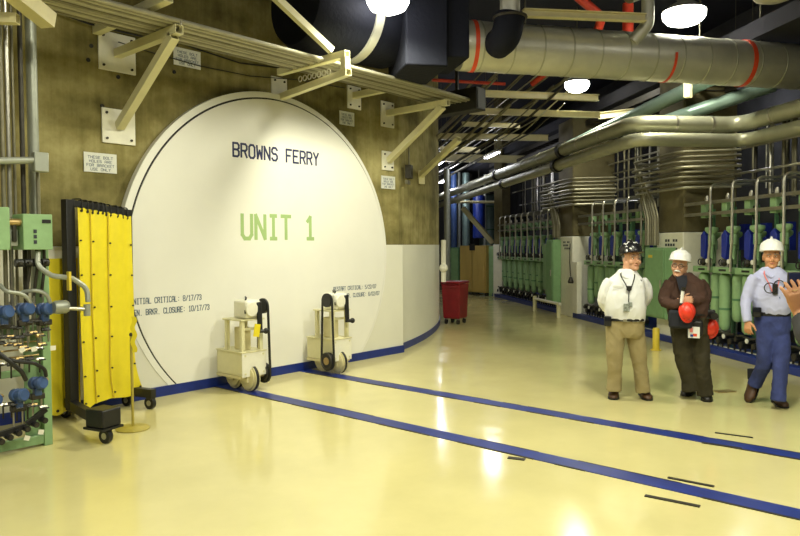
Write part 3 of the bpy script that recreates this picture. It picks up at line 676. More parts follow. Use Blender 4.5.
MB().tube(fillet([W(7.5, .12, 1.75), W(7.42, .16, 1.3), W(7.36, .16, .95)], .1), .012, 8).build('cord', 'black', t)
MB().lathe([(.0, 0), (.06, .0), (.07, .03), (.03, .14), (.0, .15)], W(7.36, .16, .82), seg=12).build('hand_lamp', 'dark_steel', t)
# guard rail and bollards
t = thing('guard_rail', 'low pale guard rail in front of the far column', 'rail', W(8.2, .45, 0))
for s in (7.45, 9.15): MB().cyl(W(s, .42, 0), W(s, .42, .36 if s < 8 else .40), .05, seg=12).build('post', 'pale_cream', t)
MB().cyl(W(7.35, .42, .33), W(9.2, .42, .33), .035, seg=10).build('rail_bar', 'white_plate', t)
def onfl(x, y): return onfloor(x, y)
q = onfloor(656, 350); t = thing('bollard', 'short yellow bollard post on the floor between the two men on the left', 'bollard', q)
MB().lathe([(.0, 0), (.055, 0), (.055, .34), (.045, .36), (.0, .36)], q, seg=18).build('post', 'yellow', t); MB().lathe([(.0, 0), (.085, 0), (.085, .012), (.0, .012)], q, seg=18).build('base_plate', 'yellow', t)
# pipes wrapping the columns and falling into the bank
for col, (sa, sb, tf) in enumerate(((2.35, 5.2, .06), (6.9, 10.2, .12))):
    for k in range(8):
        z = 2.66 + k*.085; o_ = .05 + .04*(k % 3)
        pts = [W(sa, -.75, z), W(sa + .35, tf + o_, z), W(sb-.9, tf + o_, z), W(sb-.4, -.6, z + .02), W(sb, -1.0, z)]
        o = MB().tube(fillet(pts, .22, 6), .024, 8).build('bank_conduit', ('dull_pipe', 'galv')[k % 4 == 0]); origin(o, pts[2])
        tag(o, 'horizontal conduit curving round the %s concrete column above the drive units' % ('near', 'far')[col], 'conduit', 'conduits round the %s column' % ('near', 'far')[col])
    for k in range(6):
        s = (3.50 if col == 0 else 8.1) - .0 + k*.085 - (0 if col else .02); z1 = 2.55
        pts = [W(s + .3, tf + .06, z1 + .15 + .1*k), W(s + .12, tf + .04, z1 - .05), W(s, tf + .03, z1 - .35), W(s, tf + .03, (1.70 if col == 0 else 1.9))]
        o = MB().tube(fillet(pts, .2, 5), .024, 8).build('bank_conduit', ('dull_pipe', 'galv', 'dull_pipe')[k % 3]); origin(o, pts[3])
        tag(o, 'vertical conduit dropping down the face of the %s concrete column' % ('near', 'far')[col], 'conduit', 'drops on the %s column' % ('near', 'far')[col])
# forest of vertical tubes above the units
random.seed(11)
pv = None
for k in range(96):
    s = -1.2 + k*.160 + random.uniform(-.06, .06)
    if any(a-.1 < s < b+.1 for a, b in ((2.8, 3.7), (7.5, 8.5))): continue
    tt = random.choice((-.75, -.95, -1.15)); z0 = 2.45 + random.uniform(-.15, .35); z1 = random.uniform(3.5, 3.85) if s < 3 else random.uniform(3.9, 4.6)
    pts = [W(s, tt, z0), W(s, tt, z1), W(s + random.uniform(-.2, .2), tt - .5, z1 + .02)]
    o = MB().tube(fillet(pts, .15, 4), random.choice((.016, .02, .026)), 7).build('riser_tube', random.choice(('dull_pipe', 'steel', 'dull_pipe', 'dark_steel'))); origin(o, pts[0])
    tag(o, 'thin vertical tube rising in the dark above the drive units', 'tube', 'riser tubes above the bank')
for k in range(10):
    z = 2.85 + k*.105; tt = -.62 - .12*(k % 3); a = random.uniform(-1.5, 4); b = a + random.uniform(3, 9)
    if k % 2: a, b = 3.9, 7.3
    elif k % 4 == 0: a, b = -2.5, 2.6
    else: a, b = 8.8, 14.4
    o = MB().tube([W(a, tt, z), W(b, tt, z)], .02, 8).build('header_tube', random.choice(('dull_pipe', 'steel'))); origin(o, W(a, tt, z))
    tag(o, 'thin horizontal tube running along behind the riser tubes above the bank', 'tube', 'header tubes above the bank')

for z, k in ((4.28, 'lower'), (4.52, 'upper')):
    t = thing('cable_tray', '%s of two dark ladder cable trays high above the drive units' % k, 'cable tray', W(3, -.4, z), 0, 'cable trays')
    for tt in (-.75, -.25): MB().poly([W(1.3, tt, z), W(16, tt, z), W(16, tt-.02, z), W(1.3, tt-.02, z)], (0, 0, .12)).build('side_rail', 'dark_steel', t)
    for q in range(41): MB().poly([W(1.4 + q*.35, -.27, z+.02), W(1.46 + q*.35, -.27, z+.02), W(1.46 + q*.35, -.75, z+.02), W(1.4 + q*.35, -.75, z+.02)], (0, 0, .02)).build('rung', 'dark_steel', t, smooth=0)
# ------------------------------------------------------------------ corridor end
t = thing('plywood_panel', 'tall tan double-leaf panel cabinet standing at the corridor end', 'cabinet', W(16.4, 2.2, 0))
a = onfloor(460, 294); b = onfloor(486, 296); dd = (b-a).normalized(); nn = V((dd.y, -dd.x, 0)); nn = nn if nn.dot(EYE-a) > 0 else -nn
def panel(t, nm, f0, f1, z0, z1, d0, d1, m, bev=.01):
    L = (b-a).length; return MB().poly([a + dd*L*f0 + nn*d0 + V((0, 0, z0)), a + dd*L*f1 + nn*d0 + V((0, 0, z0)), a + dd*L*f1 + nn*d1 + V((0, 0, z0)), a + dd*L*f0 + nn*d1 + V((0, 0, z0))], (0, 0, z1-z0)).build(nm, m, t, bevel=bev)
panel(t, 'frame', 0, 1, .10, 1.72, -.4, 0, 'plywood'); panel(t, 'leaf', .03, .49, .14, 1.7, .001, .03, 'plywood'); panel(t, 'leaf', .51, .97, .14, 1.7, .001, .03, 'plywood')
panel(t, 'hasp', .42, .62, 1.55, 1.78, .031, .06, 'black'); 
for f in (.08, .92): panel(t, 'caster', f-.05, f+.05, .0, .10, -.2, -.1, 'black')
t = thing('steel_locker', 'dull green steel locker left of the tan panel at the corridor end', 'cabinet', a)
panel(t, 'locker_body', -.75, -.08, .0, 1.66, -.5, -.05, 'green_dark'); panel(t, 'door', -.72, -.42, .05, 1.62, -.049, -.03, 'green'); panel(t, 'door', -.40, -.11, .05, 1.62, -.049, -.03, 'green')
t = thing('steel_locker', 'dull green cabinet right of the tan panel at the corridor end', 'cabinet', b)
panel(t, 'locker_body', 1.02, 1.26, .0, 1.7, -.5, -.1, 'green'); panel(t, 'door', 1.04, 1.24, .05, 1.65, -.099, -.08, 'green_light')
t = thing('end_column', 'pale slim column at the corridor end beside the drive units', 'column', b)
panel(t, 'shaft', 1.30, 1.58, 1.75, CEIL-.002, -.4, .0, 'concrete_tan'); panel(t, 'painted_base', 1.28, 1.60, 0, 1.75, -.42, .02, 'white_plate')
o = MB().hollow(pixd(463, 208, 25), pixd(493, 243, 24.5), .16).build('diagonal_strut', 'cream', smooth=0); origin(o, pixd(493, 243, 24.5)); tag(o, 'pale diagonal strut at the corridor end above the tan panel', 'strut')
o = MB().cyl(pixd(452, 202, 25.6), pixd(498, 202, 25.6), .05, seg=10).build('cross_pipe', 'cream'); origin(o, pixd(452, 202, 25.6)); tag(o, 'pale horizontal pipe above the tan panel at the corridor end', 'pipe')
o = MB().cyl(onfloor(447.5, 306), onfloor(447.5, 306) + V((0, 0, 3.9)), .09, seg=14).build('standpipe', 'gray_pipe'); origin(o, onfloor(447.5, 306)); tag(o, 'grey vertical standpipe just past the edge of the curved wall', 'pipe')
t = thing('tank_cylinder', 'dark blue drum hanging above the tan panel at the corridor end', 'tank', pixd(478, 225, 27))
MB().cyl(pixd(479, 238, 27), pixd(479, 196, 27), .24, seg=18).build('drum', 'blue_paint', t); MB().cyl(pixd(479, 196, 27), pixd(479, 170, 27), .03, seg=8).build('hanger_rod', 'dark_steel', t)
t = thing('vessel', 'teal vertical vessel at the far end of the corridor', 'tank', pixd(490, 300, 29))
MB().lathe([(.0, 0), (.42, 0), (.42, 3.6), (.3, 3.9), (.0, 4.0)], V((pixd(489, 300, 30.2).x, pixd(489, 300, 30.2).y, 0)), seg=24).build('shell', 'teal_pipe', t)
for zz in (1.0, 2.4, 3.4): MB().torus(V((pixd(489, 300, 30.2).x, pixd(489, 300, 30.2).y, zz)), (0, 0, 1), .42, .03, 24, 6).build('hoop', 'green_dark', t)
for k, (x, m, r) in enumerate(((454, 'blue_gray', .12), (459, 'gray_pipe', .07), (466, 'teal_pipe', .16), (471, 'dark_steel', .08), (485, 'gray_pipe', .06), (499, 'teal_pipe', .1))):
    q = pixd(x, 250, 27.0 + .25*k); q.z = 0; o = MB().cyl(q, q + V((0, 0, 4.6)), r, seg=12).build('vertical_pipe', m); origin(o, q)
    tag(o, 'vertical pipe in the dim clutter at the corridor end', 'pipe', 'vertical pipes at the corridor end')
# red bin on casters
q0 = onfloor(442, 324); q1 = onfloor(459.5, 325); dx = (q1-q0).normalized(); dy = V((-dx.y, dx.x, 0)); wdt = (q1-q0).length
t = thing('waste_bin', 'red wheeled waste bin with lid standing by the curved wall down the corridor', 'bin', (q0+q1)/2)
rr = []
for z, g in ((.12, .03), (.16, .015), (.85, -.01), (.88, -.02)):
    c = (q0+q1)/2 + dy*.23; hw = wdt/2 - g; hd = .22 - g
    rr.append([c + dx*sx*hw + dy*sy*hd + V((0, 0, z)) for sx, sy in ((-1, -1), (1, -1), (1, 1), (-1, 1))])
body = MB().loft(rr).build('body', 'red_bin', t, smooth=0, bevel=.015)
c = (q0+q1)/2 + dy*.23; R = Matrix((dx, dy, z_ := V((0, 0, 1)))).transposed()
MB().box(c + V((0, 0, .915)), (wdt+.05, .50, .05), R).build('lid', 'red_bin', t, bevel=.02)
MB().box(c + V((0, 0, .82)) - dy*.245, (wdt*.9, .03, .05), R).build('handle', 'red_bin', t, bevel=.01)
for sx in (-1, 1):
    for sy in (-1, 1):
        p = c + dx*sx*(wdt/2-.07) + dy*sy*.16; w2 = MB().cyl(p + V((0, 0, .06)) - dx*.02, p + V((0, 0, .06)) + dx*.02, .058, seg=14).build('caster', 'black', t)
        MB().box(p + V((0, 0, .11)), (.05, .05, .03), R).build('fork', 'steel', w2)
t = thing('wall_fitting', 'white pipe fitting and hose on the end of the curved wall beside the red bin', 'fitting', pixd(443, 270, 13.8))
MB().cyl(pixd(443.5, 282, 13.9), pixd(443.5, 240, 13.9), .05, seg=10).build('pipe', 'white_plate', t); MB().sphere(pixd(443.5, 268, 13.85), .09).build('valve', 'white_plate', t)
# ================================================================== the two drive carriages in front of the door
def carriage(cx, mirror, lab):
    t = thing('drive_carriage', lab, 'drive carriage', (cx, 6.75, 0), 0, 'door drive carriages')
    xa, xb, ya, yb = cx-.15, cx+.17, 6.70, 7.22
    sg = 1 if mirror else -1                                   # side that carries the chain
    B = MB
    B().bx(xa, xb, ya, yb, .20, .475).build('base_box', 'pale_cream', t, bevel=.008)
    f = B().bx(xa-.012, xb+.012, ya-.014, ya-.001, .19, .485).build('front_plate', 'white_plate', t, bevel=.003)
    for x in (xa+.03, xb-.03):
        for z in (.23, .445): B().cyl((x, ya-.014, z), (x, ya-.022, z), .012, seg=6).build('bolt', 'pale_cream', f)
    B().bx(xa-.02, xb+.02, ya-.02, yb, .476, .490).build('top_flange', 'pale_cream', t, bevel=.003)
    B().bx(xa-.01, xb+.01, ya+.02, yb, .165, .199).build('bottom_flange', 'cream', t, bevel=.003)
    for x in (xa+.03, xb-.03):
        for y in (ya+.04, yb-.18): B().bx(x-.022, x+.022, y-.022, y+.022, .491, .85).build('post', 'pale_cream', t)
    B().bx(xa-.01, xb+.01, ya+.0, yb-.14, .85, .87).build('motor_plate', 'pale_cream', t, bevel=.003)
    B().bx(cx-.05, cx+.05, ya+.10, ya+.30, .491, .76).build('gear_column', 'cream', t, bevel=.01)
    B().bx(xa+.01, xb-.01, ya+.06, ya+.08, .73, .76).build('cross_bar', 'pale_cream', t)
    g = B().box((cx+.02, ya+.13, .982), (.22, .26, .22)).build('gear_motor', 'white_plate', t, bevel=.03)
    B().cyl((cx-.02, ya-.001, 0.985), (cx-.02, ya-.03, 0.985), .085, seg=20).build('end_cover', 'white_plate', g, bevel=.006)
    B().bx(cx-.11, cx-.04, ya-.006, ya+.004, .94, .98).build('nameplate', 'black', g)
    B().tube([(cx-.06, ya+.05, 1.09), (cx-.05, ya+.05, 1.12), (cx+.05, ya+.2, 1.12), (cx+.06, ya+.2, 1.09)], .011, 8).build('lifting_eye', 'black', g)
    # crank with grip
    xk = cx + .06
    k = B().poly([(xk, ya-.03, 1.06), (xk+.06, ya-.03, 1.07), (xk+.045, ya-.06, .70), (xk-.015, ya-.06, .70)], (0, .03, 0)).build('crank', 'black', t, bevel=.006)
    B().cyl((xk+.01, ya-.055, .72), (xk+.07, ya-.075, .72), .022, seg=12).build('grip', 'black', k); B().sphere((xk+.08, ya-.077, .72), .036).build('knob', 'black', k)
    # chain drive
    xs = (xb + .035) if mirror else (xa - .04); yc = ya + .06
    u_ = B().cyl((xs-.02, yc, 1.0), (xs+.02, yc, 1.0), .085, seg=22).build('sprocket', 'black', t)
    l_ = B().cyl((xs-.025, yc, .20), (xs+.025, yc, .20), .115, seg=26).build('sprocket', 'black', t)
    B().cyl((xs-.032, yc, .20), (xs+.032, yc, .20), .05, seg=16).build('hub', 'brass', l_)
    B().torus((xs-.026, yc, .20), (1, 0, 0), .10, .010, 24, 6).build('rim', 'dark_steel', l_)
    pts = []
    for i in range(13): a = PI*i/12; pts.append(V((xs, yc + .092*math.cos(a), 1.0 + .092*math.sin(a))))
    for i in range(13): a = PI + PI*i/12; pts.append(V((xs, yc + .122*math.cos(a), .20 + .122*math.sin(a))))
    rr = []
    for i, p in enumerate(pts):
        a = pts[(i+1) % len(pts)] - pts[i-1]; a.normalize(); nx = V((1, 0, 0)); ny = a.cross(nx)
        rr.append([p + nx*x + ny*y for x, y in ((-.013, -.008), (.013, -.008), (.013, .008), (-.013, .008))])
    B().loft(rr, False, True).build('chain', 'black', t)
    # wheels standing on the rail
    for y, m in ((ya+.06, 'cream'), (yb-.17, 'cream')):
        w_ = B().lathe([(.05, -.06), (.12, -.055), (.135, -.05), (.135, -.03), (.158, -.03), (.158, .03), (.135, .03), (.135, .05), (.12, .055), (.05, .06)], (cx, y, .165), (1, 0, 0), 32).build('wheel', m, t)
        B().lathe([(.1585, -.02), (.1592, -.02), (.1592, .02), (.1585, .02)], (cx, y, .165), (1, 0, 0), 32, False).build('tread', 'black', w_)
        B().cyl((cx-.085, y, .165), (cx+.085, y, .165), .035, seg=14).build('axle', 'steel', w_)
        for sx in (-1, 1): B().bx(cx+sx*.075-.012, cx+sx*.075+.012, y-.06, y+.06, .12, .20).build('bearing_block', 'cream', t)
    if mirror:
        B().box((cx+.0, ya-.085, .74), (.085, .004, .15), Matrix.Rotation(.18, 3, 'Y')).build('tag', 'yellow_vinyl', t)
        B().tube([(cx+.01, ya-.085, .81), (cx+.05, ya-.065, .86)], .003, 6).build('tag_string', 'black', t)
    return t
carriage(4.93, True, 'cream and white left drive carriage with yellow tag, on the nearer rail before the door')
carriage(6.37, False, 'cream and white right drive carriage with chain on its left side, before the door')

# ================================================================== yellow shielding curtain on a black wheeled frame
F0 = V((2.92, 6.93, 0)); F1 = V((3.62, 7.12, 0)); cd = (F1-F0).normalized(); cn = V((cd.y, -cd.x, 0)); LW = (F1-F0).length
t = thing('curtain_frame', 'black wheeled frame holding up the yellow curtain left of the shield door', 'frame', (F0+F1)/2)
ZL, ZR = 2.20, 2.13
Rz = Matrix.Rotation(math.atan2(cd.y, cd.x), 3, 'Z')
MB().box(F0 + V((0, 0, .12+(ZL-.12)/2)), (.10, .08, ZL-.12), Rz).build('post', 'black', t, bevel=.006)
MB().box(F1 + V((0, 0, .12+(ZR-.12)/2)), (.07, .08, ZR-.12), Rz).build('post', 'black', t, bevel=.006)
MB().beam(F0 + V((0, 0, ZL-.03)), F1 + V((0, 0, ZR-.03)), .06, .06).build('top_rail', 'black', t)
q = pix(103.5, 425, .15); q.z = 0; fn = (q-F0).normalized(); FL = (q-F0).length
for P, cn_, k0, k1 in ((F0, fn, -.28, FL), (F1, cn, -.10, .34)):
    MB().beam(P + cn_*k0 + V((0, 0, .17)), P + cn_*k1 + V((0, 0, .17)), .07, .09).build('foot_beam', 'black', t)
def caster(p, nm='caster', par=None):
    c = MB().cyl(p + V((0, 0, .066)) - cd*.022, p + V((0, 0, .066)) + cd*.022, .065, seg=20).build(nm, 'black', par or t)
    MB().cyl(p + V((0, 0, .066)) - cd*.025, p + V((0, 0, .066)) + cd*.025, .03, seg=14).build('hub', 'steel', c)
    MB().box(p + V((0, 0, .115)) + cn*.01, (.065, .06, .02), Rz).build('fork', 'dark_steel', c)
bw = MB().box(F0 + fn*FL + V((0, 0, .225)), (.20, .22, .16), Rz).build('ballast_box', 'black', t, bevel=.012)
MB().box(F0 + fn*FL + V((0, 0, .135)), (.225, .245, .02), Rz).build('ballast_tray', 'black', t)
for P, k, cn_ in ((F0, FL+.06, fn), (F0, -.24, fn), (F1, .29, cn), (F1, -.05, cn)): caster(P + cn_*k)
# curtain: lofted cloth with folds, own thickness
cl = thing('shielding_curtain', 'yellow vinyl shielding curtain with dark grommets hanging on the black frame', 'curtain', F0)
NX, NZ = 60, 40
def cpt(u, v):
    # u across from post to post, v down
    x = .05 + u*(LW-.065) + (max(0, v-.75)/.25)**2*u*.10; top = ZL - .07 + (ZR-ZL)*u - .012*abs(math.sin(u*PI*9)); bot = .10 + .04*math.sin(u*5) + (.10*u*u)
    z = top + (bot-top)*v
    d = .065 + .012*math.sin(u*PI*6 + .6*v) + .02*v*math.sin(u*PI*2.2 + 1) + .01*math.sin(v*9 + u*4)*v
    return F0 + cd*x + cn*d + V((0, 0, z))
def cloth(f, nx, nz, th=.004):
    mb = MB(); g = [[f(i/nx, j/nz) for i in range(nx+1)] for j in range(nz+1)]; vs = []; fs = []
    for sd_ in (0, 1):
        for j in range(nz+1):
            for i in range(nx+1): vs.append(g[j][i] - cn*th*sd_)
    n1 = (nx+1)*(nz+1); id_ = lambda i, j, s_: s_*n1 + j*(nx+1) + i
    for j in range(nz):
        for i in range(nx):
            for s_ in (0, 1): fs.append((id_(i, j, s_), id_(i+1, j, s_), id_(i+1, j+1, s_), id_(i, j+1, s_)))
    for i in range(nx):
        for j in (0, nz): fs.append((id_(i, j, 0), id_(i+1, j, 0), id_(i+1, j, 1), id_(i, j, 1)))
    for j in range(nz):
        for i in (0, nx): fs.append((id_(i, j, 0), id_(i, j+1, 0), id_(i, j+1, 1), id_(i, j, 1)))
    return mb.add(vs, fs)
edges = (0, .24, .56, 1.0)
for k in range(3):
    a, b = edges[k], edges[k+1]
    pnl = cloth(lambda u, v: cpt(a + (b-a)*u, v) + cn*(.006*k + .012*(u < .03)), 20, 40).build('curtain_panel', 'yellow_vinyl', cl, smooth=60)
    for u in ((a+.025, b-.025) if k == 2 else (a+.03,)):
        for v in (.16, .33, .5, .66, .83, .965):
            q = cpt(u, v) + cn*(.02+.006*k); MB().cyl(q - cn*.016, q - cn*.002, .009, seg=10).build('grommet', 'dark_steel', pnl)
    seam = MB().tube([cpt(b-.004, v/20) + cn*(.012+.006*k) for v in range(21)], .005, 6).build('seam_edge', 'yellow', pnl) if k < 2 else None
    n_ = (2, 4, 4)[k]
    for i in range(n_):
        u = a + (b-a)*(i+.5)/n_; q = cpt(u, .012); zt = ZL + (ZR-ZL)*u
        MB().cyl(q - cn*.012, q + cn*.012, .013, seg=10).build('grommet', 'dark_steel', pnl)
        MB().tube(fillet([q + cn*.015, V((q.x, q.y, zt + .012)) + cn*.01, V((q.x, q.y, zt + .012)) - cn*.12], .03, 4), .007, 6).build('hook', 'black', cl)
# second curtain behind the post
cl = thing('shielding_curtain', 'yellow vinyl curtain hanging behind the black post, seen as a strip to its left', 'curtain', F0 - cn*.2)
def cpt2(u, v):
    q = F0 - cn*(.16 + .015*math.sin(u*9)) + cd*(-.19 + .42*u); return q + V((0, 0, 1.62 + (.07-1.62)*v + .015*math.sin(u*14)*v))
p2_ = cloth(cpt2, 24, 24).build('curtain_panel', 'yellow_vinyl', cl, smooth=60)
for u in (.08, .35, .6): q = cpt2(u, .97); MB().cyl(q - cn*.01, q + cn*.008, .014, seg=10).build('grommet', 'dark_steel', p2_)
# slim yellow stanchion with a hanging strip of tape
q = onfloor(133, 429); t = thing('stanchion', 'slim yellow stanchion with round base and hanging tape, in front of the curtain', 'stanchion', q)
MB().lathe([(0, 0), (.15, 0), (.155, .008), (.14, .02), (.03, .03), (.0, .03)], q, seg=32).build('base', 'brass_yellow', t)
MB().cyl(q + V((0, 0, .03)), q + V((0, 0, .90)), .013, seg=12).build('pole', 'brass_yellow', t); MB().sphere(q + V((0, 0, .90)), .02).build('cap', 'dark_steel', t)
rr = []
for i in range(15):
    z = .93 + .14 - i*.024; p = q + RT*(.03 + .012*math.sin(i*1.1)) + V((0, 0, z)) - FW*.018; rr.append([p - RT*.022, p + RT*.022, p + RT*.022 + V((.003, .003, 0)), p - RT*.022 + V((.003, .003, 0))])
MB().loft(rr).build('tape_strip', 'yellow_vinyl', t, smooth=0)

# ================================================================== instrument rack at the left edge
YR = 6.25
t = rk = thing('instrument_rack', 'green steel instrument rack crowded with blue transmitters and tubing at the left edge', 'rack', (2.0, 6.4, 0))
def rp(x, y, Y=YR): return pixplane(x, y, (0, Y, 0), (0, 1, 0))
def rbox(nm, x0, x1, z0, z1, y0, y1, m='green_light', par=None, bev=.006): return MB().bx(x0, x1, y0, y1, z0, z1).build(nm, m, par or rk, bevel=bev)
rbox('upright', 2.40, 2.47, 0, 1.74, 6.27, 6.40); rbox('upright', 1.62, 1.69, 0, 1.74, 6.27, 6.40)
rbox('side_plate', 2.27, 2.399, .02, .98, 6.33, 6.35); rbox('cross_rail', 1.55, 2.47, .985, 1.06, 6.28, 6.33); rbox('cross_rail', 1.55, 2.47, .62, .68, 6.36, 6.40); rbox('cross_rail', 1.55, 2.40, .02, .10, 6.28, 6.33)
b1 = rbox('junction_box', 2.22, 2.455, 1.71, 2.01, 6.14, 6.38); b2 = rbox('junction_box', 1.78, 2.12, 1.71, 2.06, 6.14, 6.38)
rbox('nameplate', 2.37, 2.44, 1.935, 1.965, 6.134, 6.139, 'black', b1, 0)
for k in range(3): rbox('label_strip', 2.30, 2.325, 1.76+.045*k, 1.79+.045*k, 6.134, 6.139, 'ink', b1, 0)
v = MB().cyl((2.12, 6.2, 1.94), (2.22, 6.2, 1.94), .03, seg=12).build('valve_body', 'brass', rk); MB().cyl((2.17, 6.2, 1.94), (2.17, 6.2, 1.78), .02, seg=10).build('stem', 'dark_steel', v)
rbox('window_box', 2.14, 2.20, 1.74, 1.88, 6.2, 6.3, 'gray_pipe')
for k, x in enumerate((1.86, 1.93, 2.02, 2.30, 2.36, 2.42)): MB().tube(fillet([(x, 6.24, 1.71), (x, 6.24, 1.55), (x-.03, 6.25, 1.3)], .05), .014, 8).build('tube', 'dark_steel', rk)
for k in range(4): 
    v = MB().cyl((2.18+.07*k, 6.22, 1.60), (2.235+.07*k, 6.22, 1.60), .035, seg=10).build('valve', 'black', rk); MB().cyl((2.2+.07*k, 6.22, 1.60), (2.2+.07*k, 6.14, 1.60), .012, seg=8).build('stem', 'dark_steel', v)
def transmitter(px, py, r=.055):
    c = rp(px, py, 6.17); b = MB().lathe([(0, -.07), (r*.8, -.07), (r, -.055), (r, -.02), (r*.75, -.015), (r*.75, .015), (r, .02), (r, .055), (r*.8, .07), (0, .07)], c, (.35, -1, .1), 20).build('transmitter', 'blue_gray', rk)
    MB().box(c + V((0, .02, -r*1.35)), (.06, .07, .07)).build('neck', 'blue_gray', b, bevel=.01)
    MB().cyl(c + V((r*.8, 0, .0)), c + V((r*1.5, .02, .02)), .018, seg=10).build('conduit_nipple', 'brass', b)
    MB().box(c + V((0, .03, -r*2.1)), (.11, .08, .05)).build('manifold_block', 'dark_steel', b, bevel=.008)
    for s in (-.035, .035): MB().tube([c + V((s, .03, -r*2.3)), c + V((s, .03, -r*2.3-.16))], .008, 6).build('impulse_tube', 'steel', b)
    return b
for px, py in ((4, 312), (25, 309), (45, 309), (38, 383), (19, 395), (-16, 312), (-8, 400)): transmitter(px, py)
hose = lambda nm, pts, r, m: MB().tube(fillet([rp(x, y, Y) for x, y, Y in pts], .12, 6), r, 10).build(nm, m, rk)
hose('hose', [(38, 252, 6.2), (37, 266, 6.15), (52, 276, 6.1), (72, 278, 6.05), (87, 288, 6.02), (88, 302, 6.0)], .022, 'gray_pipe')
hose('hose', [(0, 285, 6.2), (6, 292, 6.12), (20, 293, 6.1), (28, 298, 6.1), (31, 306, 6.14)], .017, 'gray_pipe')
hose('hose', [(22, 292, 6.2), (36, 290, 6.12), (47, 294, 6.1), (50, 303, 6.12)], .017, 'gray_pipe')
hose('hose', [(-6, 350, 6.1), (8, 360, 6.05), (22, 372, 6.05), (26, 380, 6.08)], .018, 'black')
hose('hose', [(-6, 355, 6.1), (14, 361, 6.05), (34, 363, 6.05), (45, 369, 6.06), (46, 376, 6.1)], .016, 'black')
cn2 = rp(87, 310, 6.0); MB().cyl(cn2 + V((0, 0, .05)), cn2 + V((0, 0, -.05)), .028, seg=12).build('connector', 'gray_pipe', rk)
MB().cyl(rp(86, 309, 6.0), rp(66, 308, 6.05), .018, seg=10).build('connector', 'steel', rk)
MB().lathe([(.0, -.06), (.05, -.06), (.058, -.04), (.058, .04), (.045, .06), (.0, .06)], rp(61, 307, 6.08), (1, 0, 0), 18).build('gauge_head', 'gray_pipe', rk)
MB().box(rp(69, 281, 6.03), (.02, .05, .16)).build('cable_tie_tag', 'yellow', rk)
random.seed(5)
for row, (y0, n) in enumerate(((335, 8), (347, 7), (326, 6), (362, 5), (408, 6))):
    for k in range(n):
        px = 2 + k*(48/n) + random.uniform(-2, 2); c = rp(px, y0 + random.uniform(-4, 4) - px*.05, 6.2)
        v = MB().cyl(c - V((.03, 0, 0)), c + V((.03, 0, 0)), .017, seg=8).build('needle_valve', random.choice(('dark_steel', 'brass', 'steel', 'black')), rk)
        MB().cyl(c, c + V((0, -.06, .0)), .008, seg=6).build('stem', 'steel', v); MB().cyl(c + V((-.025, -.06, 0)), c + V((.025, -.06, 0)), .007, seg=6).build('handle', 'black', v)
        if row < 3: MB().tube([c, c + V((.005, .02, .16 + .05*(k % 3)))], .007, 6).build('tube', 'steel', rk)
        else: MB().tube([c, c + V((.005, .02, -.12))], .007, 6).build('tube', 'dark_steel', rk)
for k, (x, y) in enumerate(((22, 350), (34, 349), (53, 348), (41, 432), (27, 438))): MB().box(rp(x, y, 6.12), (.045, .004, .04), Matrix.Rotation(.2*(k-2), 3, 'Y')).build('tag', 'white_plate', rk)
for k in range(6):
    c = rp(-2 + k*8.6, 440 - k*4.2, 6.2); v = MB().cyl(c, c + V((0, -.09, 0)), .026, seg=10).build('drain_fitting', 'black', rk); MB().cyl(c + V((0, -.08, 0)), c + V((0, -.10, 0)), .018, seg=10).build('cap', 'dark_steel', v)
MB().beam(rp(27, 424, 6.18), rp(46, 409, 6.18), .04, .04).build('drain_header', 'black', rk); MB().beam(rp(-6, 436, 6.18), rp(26, 426, 6.18), .04, .04).build('drain_header', 'black', rk)
for z in (.8, .86, .92): MB().cyl((1.7, 6.3, z), (2.38, 6.3, z), .008, seg=6).build('tube', 'brass', rk)
# pipes rising above the rack
for px, r, m, lab, Y, y0 in ((35, .047, 'gray_pipe', 'thick grey riser pipe above the green rack', 6.62, 214), (24, .02, 'dark_steel', 'dark riser left of the thick grey pipe', 6.45, 212), (10, .018, 'steel', 'bright thin riser at the left edge, second from left', 6.4, 209), (4, .018, 'dull_pipe', 'thin riser at the very left edge', 6.4, 208), (15.5, .013, 'dull_pipe', 'dull thin riser between the bright and dark risers', 6.5, 209), (38.5, .016, 'dull_pipe', 'thin riser in front of the thick grey pipe', 6.40, 212)):
    q = rp(px, y0, Y); top = CEIL-.002 if px != 38.5 else 2.55
    zb = 2.068 if px < 24 else 2.028
    if Y > 6.38: zb = .0 if r > .03 else 1.0
    o = MB().cyl(V((q.x, Y, zb)), V((q.x, Y, top)), r, seg=18).build('riser_pipe', m); origin(o, (q.x, Y, zb)); tag(o, lab, 'pipe', 'risers above the green rack')
a = rp(-6, 161, 6.32); b = rp(40, 160, 6.32)
t = thing('pipe_clamp', 'pale horizontal clamp tube with end bracket across the risers above the green rack', 'clamp', (a+b)/2)
MB().cyl(a, b, .03, seg=14).build('clamp_tube', 'gray_pipe', t); MB().box(b + V((.0, .0, -.02)), (.12, .08, .17)).build('end_bracket', 'gray_pipe', t, bevel=.008)
# ================================================================== people
mat('skin', (0.60, 0.32, 0.20), .5, var=.12, scale=14)
mat('skin_tan', (0.58, 0.28, 0.14), .5, var=.15, scale=14)
mat('hair_gray', (0.30, 0.28, 0.25), .8, var=.3, scale=60)
mat('hair_dark', (0.07, 0.05, 0.035), .8, var=.3, scale=60)
mat('lip', (0.38, 0.12, 0.09), .5)
mat('eye_white', (0.75, 0.73, 0.68), .25)
mat('iris', (0.03, 0.02, 0.015), .2)
mat('shirt_white', (0.78, 0.79, 0.80), .8, var=.04, scale=5, bump=.25, bscale=10)
mat('khaki', (0.33, 0.27, 0.13), .85, var=.12, scale=6, bump=.25, bscale=12)
mat('shirt_brown', (0.060, 0.026, 0.016), .85, var=.25, scale=7, bump=.3, bscale=12)
mat('shirt_navy', (0.012, 0.014, 0.024), .85, var=.2, scale=7)
mat('trousers_dark', (0.040, 0.034, 0.016), .85, var=.25, scale=6, bump=.3, bscale=12)
